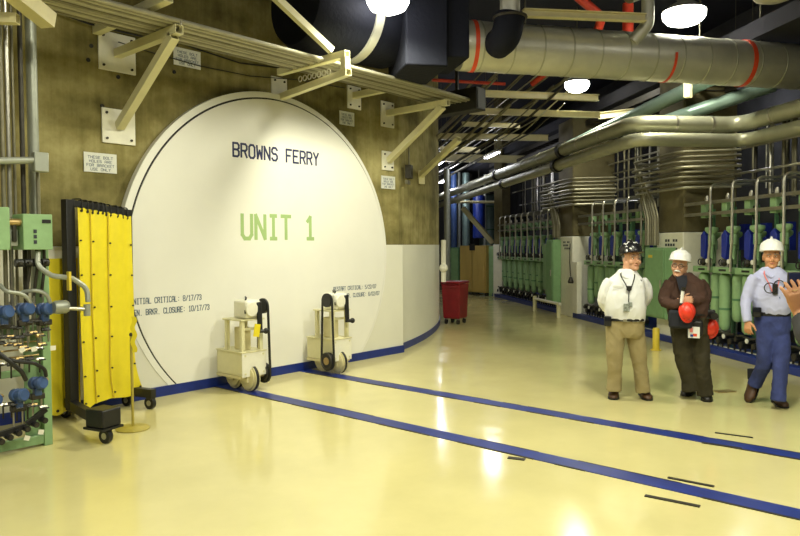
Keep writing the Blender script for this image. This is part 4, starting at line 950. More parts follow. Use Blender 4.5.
mat('shirt_blue', (0.47, 0.49, 0.74), .8, var=.06, scale=6, bump=.3, bscale=10)
mat('denim', (0.038, 0.055, 0.205), .85, var=.3, scale=8, bump=.25, bscale=14)
mat('jacket_dark', (0.03, 0.03, 0.035), .8, var=.2, scale=7)
mat('shoe_brown', (0.085, 0.040, 0.018), .5, var=.3, scale=12)
mat('shoe_black', (0.014, 0.012, 0.010), .45)
mat('hat_white', (0.82, 0.82, 0.80), .3)
mat('hat_black', (0.012, 0.012, 0.015), .25)
mat('hat_red', (0.75, 0.045, 0.02), .35)
mat('pink', (0.75, 0.22, 0.22), .6)
mat('badge', (0.30, 0.33, 0.30), .4, var=.8, scale=45)
mat('badge_bright', (0.75, 0.6, 0.5), .4, var=.9, scale=28)

def resample(pts, n=5):
    """smooth Catmull-Rom resampling of rows of numbers"""
    out = []; m = len(pts)
    for i in range(m-1):
        p0, p1, p2, p3 = pts[max(i-1, 0)], pts[i], pts[i+1], pts[min(i+2, m-1)]
        for k in range(n):
            t = k/n; out.append(tuple(.5*((2*b) + (-a+c)*t + (2*a-5*b+4*c-d)*t*t + (-a+3*b-3*c+d)*t**3) for a, b, c, d in zip(p0, p1, p2, p3)))
    out.append(tuple(pts[-1])); return out
def fuse(mb, name, m, parent, voxel=.005, smooth=4, wrinkle=0.0, wfreq=9.0):
    o = mb.build(name, m, parent, smooth=0)
    md = o.modifiers.new('r', 'REMESH'); md.mode = 'VOXEL'; md.voxel_size = voxel
    ms = o.modifiers.new('s', 'SMOOTH'); ms.factor = .5; ms.iterations = smooth
    bpy.context.view_layer.update(); dg = bpy.context.evaluated_depsgraph_get()
    me = bpy.data.meshes.new_from_object(o.evaluated_get(dg)); me.name = name
    o.modifiers.clear(); o.data = me
    if wrinkle:
        nv = [v.normal.copy() for v in me.vertices]
        for v, nn_ in zip(me.vertices, nv):
            q = V((v.co.x*wfreq, v.co.y*wfreq, v.co.z*wfreq*.75)); a = noise.noise(q) + .5*noise.noise(q*2.3)
            r = 1-abs(noise.noise(q*1.3 + V((3, 1, 7))))*2
            v.co += nn_*wrinkle*(a*.9 + max(0, r-.55)*1.4)
    me.shade_smooth(); return o
class Fig:
    def __init__(s, name_label, foot_px, depth_px=None, group=None):
        f = onfloor(*foot_px); s.loc = f; s.D0 = (f-EYE).dot(FW)
        s.FH = V((f.x-EYE.x, f.y-EYE.y, 0)).normalized(); s.SD = s.FH.cross(V((0, 0, 1))).normalized()
        s.k = s.D0/689.; s.t = thing('person', name_label, 'person', f)
    def P(s, px, py, dd=0.0):
        q = pixd(px, py, s.D0); d = (q-EYE)
        # slide along the horizontal view direction so dd really is depth in metres
        return q + V((s.FH.x*dd, s.FH.y*dd, 0)) 
    def rings(s, rows, seg=28, yaw=0.0, ex=2.5, infl=0.0):
        """rows: px, py, half width in px, half depth in m, depth offset"""
        rr = []; ca, sa = math.cos(yaw), math.sin(yaw); X = s.SD*ca + s.FH*sa; Y = s.FH*ca - s.SD*sa
        for px, py, hw, ry, dd in resample(rows, 4):
            c = s.P(px, py, dd); rx = hw*s.k + infl; r2 = ry + infl; q = []
            for i in range(seg):
                a = 2*PI*i/seg; co, si = math.cos(a), math.sin(a)
                q.append(c + X*(math.copysign(abs(co)**(2/ex), co)*rx) + Y*(math.copysign(abs(si)**(2/ex), si)*r2))
            rr.append(q)
        return rr
    def limb(s, mb, rows, infl=0.0, seg=16):
        """rows: px, py, dd, radius m"""
        w = []
        for px, py, dd, r in rows: p = s.P(px, py, dd); w.append((p.x, p.y, p.z, r))
        w = resample(w, 5); mb.tube([V(q[:3]) for q in w], [q[3] + infl for q in w], seg); return mb
    def head(s, mb, px, py, yaw=0.0, pitch=0.0, roll=0.0, sc=1.0, neck=None, dd=0.0):
        o = s.P(px, py, dd); base = Matrix((s.SD, s.FH, V((0, 0, 1)))).transposed()
        R = base @ Matrix.Rotation(yaw, 3, 'Z') @ Matrix.Rotation(pitch, 3, 'X') @ Matrix.Rotation(roll, 3, 'Y')
        s.HM = Matrix.Translation(o) @ R.to_4x4() @ Matrix.Scale(sc, 4); H = MB()
        prof = [(-.125, .018, -.085, -.045), (-.112, .038, -.099, -.02), (-.085, .056, -.098, .03), (-.055, .065, -.092, .06), (-.02, .071, -.090, .08), (.02, .075, -.092, .093), (.06, .076, -.090, .098), (.09, .068, -.074, .086), (.112, .044, -.044, .055), (.121, .012, -.01, .02)]
        rr = []
        for z, rx, yf, yb in resample(prof, 3):
            rr.append([V((rx*math.cos(2*PI*i/24), (yf+yb)/2 + (yb-yf)/2*math.sin(2*PI*i/24), z)) for i in range(24)])
        H.loft(rr)
        H.tube([(0, -.086, .018), (0, -.102, -.008), (0, -.116, -.030)], [.009, .011, .015], 10); H.sphere((0, -.112, -.034), .014); 
        for sx in (-1, 1):
            H.sphere((sx*.012, -.101, -.038), .010); H.tube([(sx*.008, -.090, .026), (sx*.034, -.090, .030), (sx*.056, -.074, .024)], [.009, .010, .007], 8)
            H.sphere((sx*.042, -.070, -.035), (.026, .024, .026)); H.sphere((sx*.077, .012, -.012), (.011, .024, .034))
        H.tube([(-.022, -.092, -.066), (0, -.101, -.064), (.022, -.092, -.066)], [.007, .010, .007], 8); H.sphere((0, -.090, -.104), (.024, .018, .018))
        H.xform(s.HM); mb.add(H.v, H.f); return s
    def part(s, mb, name, m, parent=None, smooth=40):
        mb.xform(s.HM); return mb.build(name, m, parent or s.t, smooth=smooth)
    def face(s, hair='hair_gray', moustache=False, glasses=False, brow='hair_gray'):
        for sx in (-1, 1):
            e = s.part(MB().sphere((sx*.031, -.079, .004), (.011, .010, .0065)), 'eye', 'eye_white'); s.part(MB().sphere((sx*.031, -.0875, .004), .005), 'iris', 'iris', e)
            s.part(MB().tube([(sx*.014, -.100, .026), (sx*.034, -.1005, .031), (sx*.054, -.084, .025)], [.004, .005, .003], 8), 'eyebrow', brow)
        s.part(MB().tube([(-.024, -.094, -.066), (0, -.109, -.065), (.024, -.094, -.066)], [.003, .0055, .003], 8), 'mouth', 'lip')
        s.part(MB().sphere((0, .030, .012), (.0815, .078, .088), 20, 14), 'hair', hair)
        if moustache: s.part(MB().tube([(-.034, -.092, -.062), (-.016, -.112, -.050), (0, -.117, -.049), (.016, -.112, -.050), (.034, -.092, -.062)], [.004, .009, .010, .009, .004], 10), 'moustache', 'hat_white')
        if glasses:
            g = s.part(MB().torus((-.032, -.108, .003), (0, 1, .1), .023, .0025, 18, 6), 'glasses', 'black')
            s.part(MB().torus((.032, -.108, .003), (0, 1, .1), .023, .0025, 18, 6), 'rim', 'black', g)
            for sx in (-1, 1): s.part(MB().tube([(sx*.054, -.106, .006), (sx*.080, -.05, .01), (sx*.082, .02, .005)], .0028, 6), 'temple', 'black', g)
            s.part(MB().tube([(-.010, -.108, .006), (.010, -.108, .006)], .0025, 6), 'bridge', 'black', g)
    def hardhat(s, m, stickers=0, tilt=0.0, lab=None):
        keep = s.HM; s.HM = s.HM @ Matrix.Translation((0, .004, .018)) @ Matrix.Rotation(-.16, 4, 'X')
        h = s.part(hat_shell(), 'hard_hat', m, smooth=50)
        if lab: h['label'] = lab
        s.part(MB().tube([(0, -.125 + .25*i/12, .062 + .125*math.sin(PI*(.06 + .88*i/12))) for i in range(13)], .010, 8), 'ridge', m, h)
        rnd = random.Random(3)
        for k in range(stickers):
            a = -PI/2 + rnd.uniform(-1.5, 1.5); e = rnd.uniform(.15, 1.0); c = V((math.cos(a)*.111*math.cos(e), math.sin(a)*.131*math.cos(e) + .0, .055 + .121*math.sin(e))); nrm = V((c.x, c.y, c.z-.03)).normalized()
            s.part(MB().cyl(c - nrm*.004, c + nrm*.004, rnd.uniform(.006, .012), seg=8), 'sticker', 'hat_white', h)
        s.HM = keep; return h
def hat_shell():
    mb = MB(); rr = []; n = 32
    rows = [(.040, .098, .118, 0), (.041, .115, .136, -.008), (.037, .118, .142, -.010), (.042, .119, .143, -.010), (.050, .112, .132, -.003), (.090, .111, .130, 0), (.126, .098, .115, 0), (.148, .070, .084, 0), (.166, .040, .048, 0), (.172, .008, .010, 0)]
    for z, rx, ry, cy in rows:
        q = []
        for i in range(n):
            a = 2*PI*i/n; y = cy + math.sin(a)*ry; x = math.cos(a)*rx; dz = 0
            if rx > .115 and math.sin(a) < -.2: y -= .016*(-math.sin(a)-.2)/.8; dz = -.010*(-math.sin(a)-.2)
            q.append(V((x, y, z + dz)))
        rr.append(q)
    return mb.loft(rr)
def hand(mb, wrist, fdir, pnorm, thumb=1, curl=.6, sc=1.0, fan=.06):
    f = fdir.normalized(); n = (pnorm - f*pnorm.dot(f)).normalized(); x = f.cross(n)*thumb; rr = []
    for d, a, b in ((-.02, .026, .020), (.0, .028, .019), (.03, .036, .017), (.065, .042, .0155), (.092, .041, .012)):
        c = wrist + f*d*sc; rr.append([c + x*a*sc*math.cos(2*PI*i/14) + n*b*sc*math.sin(2*PI*i/14) for i in range(14)])
    mb.loft(rr)
    for off, L, k in ((.033, .070, 1.5), (.0115, .080, .4), (-.0105, .074, -.6), (-.032, .058, -1.7)):
        d = (f + x*fan*k).normalized(); p = wrist + f*.083*sc + x*off*sc; pts = [p - d*.01*sc, p]; a = curl*.25
        for seg, fr, bend in ((0, .42, .55), (1, .32, .85), (2, .26, .6)):
            a += curl*bend; p = p + (d*math.cos(a) + n*math.sin(a))*L*fr*sc; pts.append(p)
        w = resample([(q.x, q.y, q.z, r*sc) for q, r in zip(pts, (.0095, .0098, .0092, .0085, .0068))], 3)
        mb.tube([V(q[:3]) for q in w], [q[3] for q in w], 10)
    p = wrist + f*.02*sc + x*.022*sc; pts = [p]
    d = (f*.62 + x*.75 + n*.22).normalized(); p = p + d*.045*sc; pts.append(p); d = (f*.85 + x*.38 + n*.35*max(.3, curl)).normalized(); p = p + d*.034*sc; pts.append(p); p = p + (d + n*.3*curl).normalized()*.028*sc; pts.append(p)
    w = resample([(q.x, q.y, q.z, r*sc) for q, r in zip(pts, (.014, .0125, .011, .008))], 3); mb.tube([V(q[:3]) for q in w], [q[3] for q in w], 10)
def shoe(fig, heel, toe, m, w=.048, lift=0.0, name='shoe'):
    """heel, toe: world points on the sole line"""
    heel, toe = V(heel), V(toe); d = (toe-heel); L = d.length; d.normalize(); sd = d.cross(V((0, 0, 1))).normalized(); up = sd.cross(d); rr = []
    for t, hw, h in ((-.02, .030, .065), (.04, .038, .105), (.22, .043, .12), (.40, .045, .100), (.60, .050, .066), (.80, .050, .056), (.95, .036, .046), (1.02, .015, .028)):
        c = heel + d*L*t; q = []
        for i in range(14):
            a = 2*PI*i/14; q.append(c + sd*math.cos(a)*hw*w/.048 + up*(h/2 + .008 + math.sin(a)*h/2))
        rr.append(q)
    o = MB().loft(rr).build(name, m, fig.t, smooth=60)
    rr = []
    for t, hw in ((-.03, .030), (.04, .040), (.3, .040), (.6, .052), (.8, .052), (.96, .038), (1.03, .018)):
        c = heel + d*L*t; rr.append([c + sd*hw*a*w/.048 + up*b for a, b in ((-1, .0), (1, .0), (1, .018), (-1, .018))])
    MB().loft(rr).build('sole', 'black', o, smooth=0)
    an = heel + d*L*.17; MB().tube([an + up*.06, an + up*.11, an + up*.11 + V((0, 0, .10))], [.040, .050, .054], 14).build('sock', 'shirt_navy', fig.t); return o

# ---------------------------------------------------------------- man in the white shirt
g = Fig('person standing in white shirt, khaki trousers and black stickered hard hat, leftmost', (628, 399.5))
P = g.P; body = MB()
tor = [(625, 327, 17, .13, 0), (625, 319, 18.5, .14, -.01), (625, 308, 19.5, .150, -.03), (625, 296, 18.8, .15, -.03), (625.5, 287, 18.2, .14, -.01), (626, 280, 16.2, .12, 0), (626.5, 275, 11.5, .095, .01), (627, 269, 7, .07, .01)]
legR = [(616, 322, 0, .100), (614.5, 345, -.01, .090), (615, 365, -.01, .070), (614.5, 385, .02, .058), (614, 396, .03, .050)]
legL = [(634, 322, 0, .100), (637, 345, -.01, .088), (640, 365, -.01, .070), (642, 385, .0, .058), (643.5, 396, .01, .050)]
armR = [(611, 281, .0, .058), (605.5, 289, .01, .055), (603, 300, .03, .050), (606, 309, .09, .042), (614, 314, .16, .035)]
armL = [(641, 281, .0, .058), (646, 288, .02, .055), (647.5, 297, .05, .050), (642, 306, .12, .042), (632, 311, .17, .035)]
body.loft(g.rings(tor, infl=-.015))
for r in (legR[:-1], legL[:-1], armR, armL): g.limb(body, r, -.014)
g.limb(body, [(627, 274, .01, .058), (628, 267, .0, .054), (628.5, 262, -.005, .052)])
g.head(body, 631.5, 259, yaw=.55, pitch=-.04, sc=1.04)
hand(body, P(614, 314, .16), g.SD + V((0, 0, -.3)), g.FH, 1, .5); hand(body, P(632, 311, .17), -g.SD + V((0, 0, -.3)), g.FH, -1, .5)
fuse(body, 'body', 'skin', g.t)
sh = MB(); sh.loft(g.rings([(625, 320.5, 17.8, .135, -.01)] + tor[1:], infl=.004))
for r in (armR, armL): g.limb(sh, r[:5], .006)
fuse(sh, 'shirt', 'shirt_white', g.t, .009, 3, .007, 8)
tr = MB(); tr.loft(g.rings([(625, 318, 18.3, .138, -.01), (625, 324, 18.2, .138, 0), (625, 331, 17.5, .13, 0), (626, 337, 15, .11, 0)], infl=.004))
g.limb(tr, legR[:3] + [(614.5, 380, .02, .070), (614, 391, .025, .074)], .008); g.limb(tr, legL[:3] + [(641.5, 380, .0, .070), (643, 392, .01, .074)], .008)
fuse(tr, 'trousers', 'khaki', g.t, .009, 3, .008, 7)
MB().loft(g.rings([(625, 317.5, 18.6, .144, -.01), (625, 320, 18.6, .144, -.01)], infl=.006)).build('belt', 'black', g.t)
bk = P(625, 319, -.165); MB().box(bk, (.04, .015, .03), Matrix((g.SD, g.FH, V((0, 0, 1)))).transposed()).build('buckle', 'steel', g.t)
MB().tube(resample([tuple(P(x, y, d)) for x, y, d in ((621, 270, .02), (620.5, 273, -.07), (624, 276.5, -.10), (628, 278, -.115), (631, 276, -.10), (634, 272.5, -.06), (633.5, 270, .02))], 4), .012, 8).build('collar', 'shirt_white', g.t)
g.face('hair_gray'); g.hardhat('hat_black', 11, lab='black hard hat with white stickers')
def sole_pt(fig, px, py): q = onfloor(px, py); return V((q.x, q.y, 0.001))
a = sole_pt(g, 614, 394.5); b = sole_pt(g, 613, 403.5); shoe(g, a, a + (b-a).normalized()*.30, 'shoe_brown', .056)
a = sole_pt(g, 642, 395); b = sole_pt(g, 650, 402); shoe(g, a, a + (b-a).normalized()*.30, 'shoe_brown', .056)
BM = Matrix((g.SD, g.FH, V((0, 0, 1)))).transposed()
ly = MB().tube(resample([tuple(P(x, y, d)) for x, y, d in ((622, 270, .03), (621, 275, -.125), (625.5, 283, -.18), (629, 290, -.20), (632.5, 283, -.18), (634.5, 275, -.115), (633, 270, .03))], 5), .007, 6).build('lanyard', 'black', g.t)
MB().tube([P(629, 290, -.202), P(628.5, 303, -.202)], .006, 6).build('strap', 'black', ly)
MB().box(P(629, 287, -.21), (.055, .02, .05), BM).build('dosimeter', 'black', ly, bevel=.004)
MB().box(P(626.5, 306, -.205), (.06, .015, .085), BM).build('badge', 'badge', ly, bevel=.004); MB().box(P(630, 303, -.212), (.045, .012, .05), BM).build('badge', 'badge', ly)
MB().box(P(640, 280, -.125), (.035, .01, .02), BM).build('shirt_mark', 'ink', g.t)
for x in (618, 636): MB().box(P(x, 285.5, -.152), (.11, .012, .028), BM).build('pocket_flap', 'shirt_white', g.t, bevel=.004)
pz = thing('phone_pouch', 'black pouch clipped on the belt of the man in the white shirt', 'pouch', P(608, 320, -.05)); MB().box(P(608, 320.5, -.07), (.075, .07, .11), BM).build('case', 'black', pz, bevel=.012); MB().box(P(608, 318, -.108), (.06, .012, .04), BM).build('flap', 'black_rubber', pz)

# ---------------------------------------------------------------- man in brown with the red hats
g = Fig('person standing in brown shirt and dark trousers with white hard hat, hands clasped', (697, 400))
P = g.P; body = MB(); BM = Matrix((g.SD, g.FH, V((0, 0, 1)))).transposed()
tor = [(689, 325, 17.5, .135, 0), (688.5, 317, 18.5, .15, -.01), (687.5, 308, 19, .16, -.03), (686.5, 297, 19, .155, -.02), (686, 289, 18.5, .14, 0), (685, 282, 16.5, .12, .01), (683.5, 277, 12, .095, .01), (682, 273, 7.5, .07, .0)]
legR = [(680.5, 322, 0, .105), (682, 345, -.02, .093), (686, 367, -.01, .075), (690, 386, .02, .062), (691, 394, .03, .052)]
legL = [(697.5, 322, .0, .105), (699.5, 345, -.04, .093), (702, 367, -.06, .076), (704.5, 388, -.03, .062), (705.5, 397, -.02, .052)]
armR = [(671, 283, .0, .062), (666, 291.5, -.02, .059), (665, 300, -.08, .054), (674, 303, -.19, .044), (682, 300, -.24, .034)]
armL = [(699, 283, .0, .062), (704.5, 291, -.0, .059), (704.5, 299, -.08, .054), (699, 299, -.19, .044), (690, 300, -.25, .034)]
body.loft(g.rings(tor, infl=-.015))
for r in (legR[:-1], legL[:-1], armR, armL): g.limb(body, r, -.014)
g.limb(body, [(683, 278, .01, .060), (681, 272, -.01, .056), (680, 269, -.015, .054)])
g.head(body, 679.5, 266, yaw=-.15, pitch=.0, roll=.10, sc=.98, dd=-.02)
hand(body, P(681.5, 299.5, -.25), g.SD*.9 + V((0, 0, .25)) - g.FH*.2, g.FH + V((0, 0, -.4)), 1, .75, .95)
hand(body, P(690.5, 300, -.26), -g.SD*.9 + V((0, 0, -.1)) - g.FH*.25, g.FH + V((0, 0, .3)), -1, .6, .95)
fuse(body, 'body', 'skin', g.t)
sh = MB(); sh.loft(g.rings(tor[1:], infl=.006))
for r in (armR, armL): g.limb(sh, r, .009)
fuse(sh, 'shirt', 'shirt_brown', g.t, .009, 3, .009, 8)
MB().loft([[P(x, y, d) + g.FH*t for x, y, d, t in ((xa, ya, da, 0), (xb, ya, da, 0), (xb, ya, da, .03), (xa, ya, da, .03))] for xa, xb, ya, da in ((675.5, 687, 275, -.10), (677.5, 687.5, 281, -.142), (679, 686, 287, -.172), (681.5, 684, 293, -.188))]).build('undershirt', 'shirt_navy', g.t, smooth=60)
tr = MB(); tr.loft(g.rings([(688.5, 312, 18.8, .158, -.02), (689, 320, 18.2, .145, -.01), (689.5, 329, 17.5, .135, 0), (690.5, 335, 15.2, .115, 0)], infl=.004))
g.limb(tr, legR[:3] + [(689.5, 380, .02, .074), (690.5, 391, .025, .076)], .010); g.limb(tr, legL[:3] + [(704, 383, -.03, .076), (705.5, 395, -.02, .077)], .010)
fuse(tr, 'trousers', 'trousers_dark', g.t, .009, 3, .010, 7)
MB().loft(g.rings([(688, 311, 19.0, .162, -.02), (688, 314, 18.9, .16, -.02)], infl=.006)).build('belt', 'black', g.t)
g.face('hair_gray', moustache=True, glasses=True); g.hardhat('hat_white', lab='white hard hat')
a = sole_pt(g, 692, 392); b = sole_pt(g, 678, 400); shoe(g, a, a + (b-a).normalized()*.30, 'shoe_black', .056)
a = sole_pt(g, 705.5, 396.5); b = sole_pt(g, 708.5, 406); shoe(g, a, a + (b-a).normalized()*.30, 'shoe_black', .056)
dv = thing('flashlight', 'small black and white hand device held upright in the hands of the man in brown', 'device', P(683, 298, -.29))
MB().cyl(P(682, 301, -.295), P(683.5, 289, -.30), .017, seg=14).build('body', 'hat_white', dv); MB().cyl(P(683.5, 289, -.30), P(684.5, 285.5, -.31), .022, seg=14).build('head', 'black', dv); MB().cyl(P(681.8, 303, -.295), P(682, 301, -.295), .019, seg=14).build('end_cap', 'black', dv)
wp = thing('waist_pack', 'black waist pack with colourful badge on the front of the man in brown', 'bag', P(686, 322, -.2))
MB().box(P(681, 317, -.225), (.24, .09, .20), BM).build('pouch', 'shirt_navy', wp, bevel=.03); MB().box(P(695, 326, -.215), (.16, .09, .17), BM).build('pocket', 'black', wp, bevel=.02)
bd = MB().box(P(694, 329.5, -.272), (.115, .008, .12), BM).build('badge', 'hat_white', wp)
for x, y, w_, h_, m_ in ((691.5, 327, .03, .05, 'pink'), (696, 327, .035, .04, 'yellow_vinyl'), (695, 332, .04, .03, 'red_tape'), (692, 332.5, .03, .025, 'blue_valve')): MB().box(P(x, y, -.278), (w_, .004, h_), BM).build('patch', m_, bd)
for x, y, d, yaw, lab, ex in ((688.5, 308, -.33, .3, 'red hat held at the belly of the man in brown, below his hands', 1.15), (709.5, 326, -.10, -.5, 'second red hat hanging at the hip of the man in brown, under his camera', 1.3)):
    hh = thing('hard_hat', lab, 'hat', P(x, y, d), 0, 'red hard hats')
    Mx = Matrix.Translation(P(x, y, d)) @ (BM @ Matrix.Rotation(yaw, 3, 'Z') @ Matrix.Rotation(ex, 3, 'X') @ Matrix.Rotation(.3, 3, 'Y')).to_4x4() @ Matrix.Scale(.74, 4) @ Matrix.Translation((0, 0, -.09))
    sh_ = hat_shell().xform(Mx).build('shell', 'hat_red', hh, smooth=50); MB().tube([(0, -.125 + .25*i/12, .062 + .125*math.sin(PI*(.06 + .88*i/12))) for i in range(13)], .009, 8).xform(Mx).build('ridge', 'hat_red', hh)
cm = thing('camera', 'black camera on a strap at the hip of the man in brown', 'camera', P(709, 312, -.12))
MB().box(P(707.5, 313, -.16), (.15, .08, .10), BM).build('camera_body', 'black', cm, bevel=.012); MB().cyl(P(711, 313, -.20), P(714, 313.5, -.32), .038, seg=18).build('lens', 'black', cm); MB().box(P(706.5, 308, -.16), (.05, .05, .03), BM).build('viewfinder', 'black', cm, bevel=.006)
MB().tube(resample([tuple(P(x, y, d)) for x, y, d in ((703, 311, -.19), (702, 297, -.19), (698, 285, -.15), (691, 277, -.06))], 5), .007, 6).build('strap', 'black', cm)

# ---------------------------------------------------------------- man walking in jeans
g = Fig('person walking in light blue shirt, blue jeans and white hard hat, rightmost of the three', (768, 406))
P = g.P; body = MB(); BM = Matrix((g.SD, g.FH, V((0, 0, 1)))).transposed()
tor = [(772.5, 324, 15.8, .13, 0), (772, 314, 15.6, .135, 0), (771.5, 303, 16.6, .14, -.02), (771, 291, 17.6, .14, -.01), (771, 283, 18, .13, 0), (771, 276, 16.5, .115, .01), (771, 271, 11.5, .09, .01), (771, 267, 7, .07, .0)]
legR = [(765, 322, .0, .092), (765.5, 343, -.02, .084), (764, 364, .02, .070), (757, 382, .16, .058), (753, 390, .22, .050)]
legL = [(779.5, 322, .0, .092), (781, 345, -.10, .082), (780.5, 367, -.15, .066), (778.5, 390, -.19, .055), (777.5, 403, -.20, .050)]
armR = [(756, 277, .0, .056), (750.5, 287, .02, .056), (746.5, 300, .01, .048), (746.5, 314, -.06, .040), (748, 321, -.09, .034)]
armL = [(786, 277, .0, .056), (792, 287, .04, .056), (796, 300, .07, .048), (801, 313, .06, .040), (802, 320, .05, .034)]
body.loft(g.rings(tor, infl=-.015))
for r in (legR[:-1], legL[:-1], armR, armL): g.limb(body, r, -.013)
g.limb(body, [(771, 272, .01, .058), (771, 265, .0, .054), (771, 261, -.005, .052)])
g.head(body, 771.5, 256.5, yaw=.10, pitch=.04, sc=1.0)
hand(body, P(748, 320, -.09), V((0, 0, -1)) - g.FH*.15, g.SD*.6 + g.FH, 1, .45); hand(body, P(802, 319, .05), V((0, 0, -1)) - g.FH*.2, -g.SD, -1, .45)
fuse(body, 'body', 'skin_tan', g.t)
sh = MB(); sh.loft(g.rings(tor[1:], infl=.004))
for r in (armR, armL): g.limb(sh, r, .007)
fuse(sh, 'shirt', 'shirt_blue', g.t, .009, 3, .008, 8)
tr = MB(); tr.loft(g.rings([(772, 313, 15.9, .136, 0), (772.3, 320, 15.9, .135, 0), (772.5, 330, 15.5, .128, 0), (773, 336, 13.5, .11, 0)], infl=.004))
g.limb(tr, legR[:3] + [(758, 379, .145, .064), (753.8, 389, .20, .066)], .006); g.limb(tr, legL[:3] + [(778.8, 386, -.18, .062), (778, 397, -.19, .068)], .006)
fuse(tr, 'jeans', 'denim', g.t, .009, 3, .007, 7)
MB().loft(g.rings([(772, 311.5, 15.9, .137, 0), (772, 315, 15.9, .137, 0)], infl=.008)).build('belt', 'black', g.t)
MB().box(P(778, 313, -.155), (.045, .012, .035), BM).build('buckle', 'steel', g.t)
MB().tube(resample([tuple(P(x, y, d)) for x, y, d in ((765, 268.5, .02), (764.5, 272, -.07), (768, 275, -.11), (771.5, 277, -.125), (775, 274.5, -.11), (778, 271.5, -.06), (777, 268.5, .02))], 4), .012, 8).build('collar', 'shirt_blue', g.t)
g.face('hair_gray'); g.hardhat('hat_white', lab='white hard hat')
a = P(755, 391.5, .27); b = sole_pt(g, 748.5, 402.5); dsh = (b-a).normalized(); shoe(g, b - dsh*.29, b, 'shoe_brown', .056)
a = sole_pt(g, 775, 402); b = sole_pt(g, 789, 411); shoe(g, a, a + (b-a).normalized()*.30, 'shoe_brown', .056)
ly = MB().tube(resample([tuple(P(x, y, d)) for x, y, d in ((765, 268, .03), (764.5, 274, -.125), (768.5, 282, -.17), (774, 292, -.18), (778.5, 282, -.17), (778.5, 274, -.115), (777, 268, .03))], 5), .007, 6).build('lanyard', 'pink', g.t)
for x, y, r in ((779, 284, 4.5), (770, 287, 5)): MB().torus(P(x, y, -.182), g.FH, r*g.k, .005, 18, 6).build('cord_loop', 'black', ly)
MB().box(P(775, 288, -.19), (.05, .025, .11), BM).build('dosimeter', 'black', ly, bevel=.005); MB().box(P(777, 298, -.178), (.055, .012, .05), BM).build('badge', 'blue_gray', ly); MB().box(P(779, 302.5, -.178), (.045, .012, .02), BM).build('badge_clip', 'hat_white', ly)
pz = thing('phone_pouch', 'black pouch on the belt of the walking man in jeans', 'pouch', P(756.5, 312, -.05)); MB().box(P(757, 311.5, -.07), (.085, .08, .10), BM).build('case', 'black', pz, bevel=.012); MB().box(P(757, 309, -.112), (.07, .012, .04), BM).build('flap', 'black_rubber', pz)

# ---------------------------------------------------------------- photographer whose raised hand enters at the right edge
g = Fig('person just outside the right edge, only the raised hand with ring and dark sleeve showing', (628, 399.5))
ctr = EYE + FW*1.95 + RT2*1.98; ctr.z = 0; g.loc = ctr; g.FH = V((FW.x, FW.y, 0)).normalized(); g.SD = RT.copy(); g.D0 = 2.0; g.k = 2.0/689
g.t.location = ctr; WM[g.t.name] = Matrix.Translation(ctr)
def Q(x, y, z): return ctr + g.SD*x + g.FH*y + V((0, 0, z))           # y forward (facing the scene)
def rg(rows, infl=0.0, seg=28):
    return [[Q(cx + (rx+infl)*math.cos(2*PI*i/seg), cy + (ry+infl)*math.sin(2*PI*i/seg), z) for i in range(seg)] for cx, cy, z, rx, ry in resample(rows, 4)]
def lb(mb, rows, infl=0.0):
    w = resample([(*Q(x, y, z), r) for x, y, z, r in rows], 5); mb.tube([V(q[:3]) for q in w], [q[3] + infl for q in w], 16)
hb = pixd(799.5, 313, 2.80); he = pixd(824, 346, 2.60)                        # wrist and forearm point in the picture
loc_ = lambda p: ((p-ctr).dot(g.SD), (p-ctr).dot(g.FH), p.z)
tor = [(0, 0, .88, .17, .13), (0, 0, 1.0, .17, .135), (0, 0, 1.15, .175, .135), (0, 0, 1.3, .185, .13), (0, 0, 1.40, .18, .11), (0, 0, 1.46, .11, .085), (0, 0, 1.50, .06, .06)]
legs = [[(sx*.09, 0, .93, .10), (sx*.10, .02, .70, .09), (sx*.105, .02, .50, .068), (sx*.11, -.01, .25, .06), (sx*.11, -.02, .09, .05)] for sx in (-1, 1)]
arm1 = [(-.17, 0, 1.41, .062), (-.23, .10, 1.30, .056), (-.27, .24, 1.24, .048), (*loc_(he), .042), (*loc_(hb), .030)]
arm2 = [(.17, 0, 1.41, .062), (.25, .08, 1.30, .056), (.24, .22, 1.22, .048), (*loc_(pixd(842, 345, 2.55)), .042), (*loc_(pixd(831, 314, 2.80)), .032)]
body = MB(); body.loft(rg(tor, -.015))
for l in legs: lb(body, l, -.014)
lb(body, arm1, -.008); lb(body, arm2, -.008)
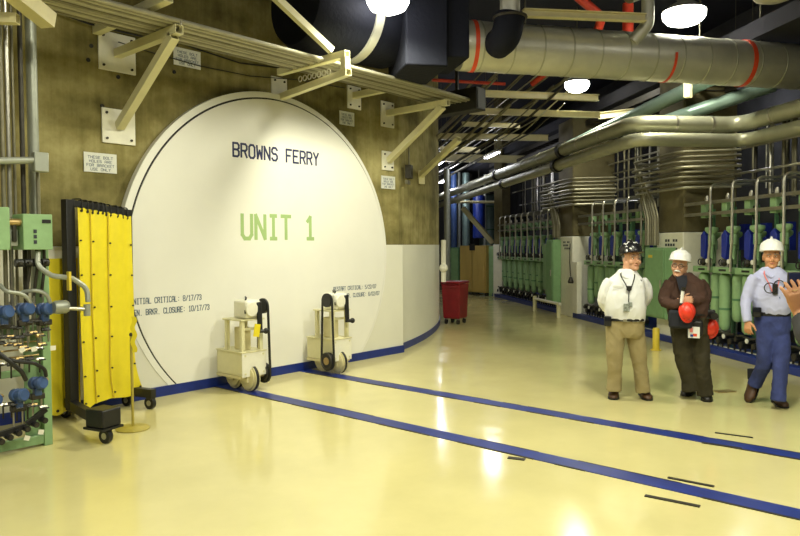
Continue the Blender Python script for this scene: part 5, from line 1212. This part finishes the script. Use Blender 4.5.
lb(body, [(0, 0, 1.46, .058), (0, .01, 1.54, .054), (0, .01, 1.58, .052)])
o_ = Q(0, .02, 1.63); Rb = Matrix((-g.SD, -g.FH, V((0, 0, 1)))).transposed()
sv = (g.SD, g.FH); g.SD, g.FH = -sv[0], -sv[1]; g.P = lambda px, py, dd=0: o_
g.head(body, 0, 0, yaw=.0, pitch=.0, sc=1.0); g.SD, g.FH = sv
fd_ = (pixd(791.5, 281, 2.79) - hb).normalized()
hand(body, hb, fd_, g.FH*1.0 + g.SD*.1, -1, .42, .92, .10)
hand(body, pixd(831, 314, 2.80), pixd(820, 283, 2.79) - pixd(831, 314, 2.80), g.FH - g.SD*.2, 1, .5, .92)
fuse(body, 'body', 'skin_tan', g.t, .0042, 3)
MB().torus(hb + fd_*.098 + g.SD*.004, fd_, .0112, .0022, 14, 6).build('ring', 'brass', g.t)
jk = MB(); jk.loft(rg(tor[:6], .012)); lb(jk, arm1[:4] + [(*loc_(hb + (he-hb)*.22), .040)], .010); lb(jk, arm2[:4] + [(*loc_(pixd(833.5, 321, 2.75)), .040)], .010); fuse(jk, 'jacket', 'jacket_dark', g.t, .009, 3, .006, 8)
tr = MB(); tr.loft(rg([(0, 0, .80, .14, .11), (0, 0, .90, .172, .13), (0, 0, 1.0, .172, .135)], .003))
for l in legs: lb(tr, l[:4] + [(l[4][0], -.02, .10, .068)], .008)
fuse(tr, 'trousers', 'denim', g.t, .009, 3, .006, 7)
g.face('hair_dark', brow='hair_dark'); g.hardhat('hat_white', lab='white hard hat')
for sx in (-1, 1): shoe(g, Q(sx*.11, -.07, .001), Q(sx*.13, .19, .001), 'shoe_black')
ph = thing('phone', 'dark camera phone held up in the raised hand at the right edge', 'phone', pixd(800.5, 281, 2.832))
BM = Matrix((g.SD, g.FH, V((0, 0, 1)))).transposed(); MB().box(pixd(800.5, 281, 2.832), (.105, .016, .075), BM).build('phone_body', 'black', ph, bevel=.004); MB().box(pixd(800.5, 281, 2.822), (.095, .003, .065), BM).build('screen', 'ink_blue', ph)
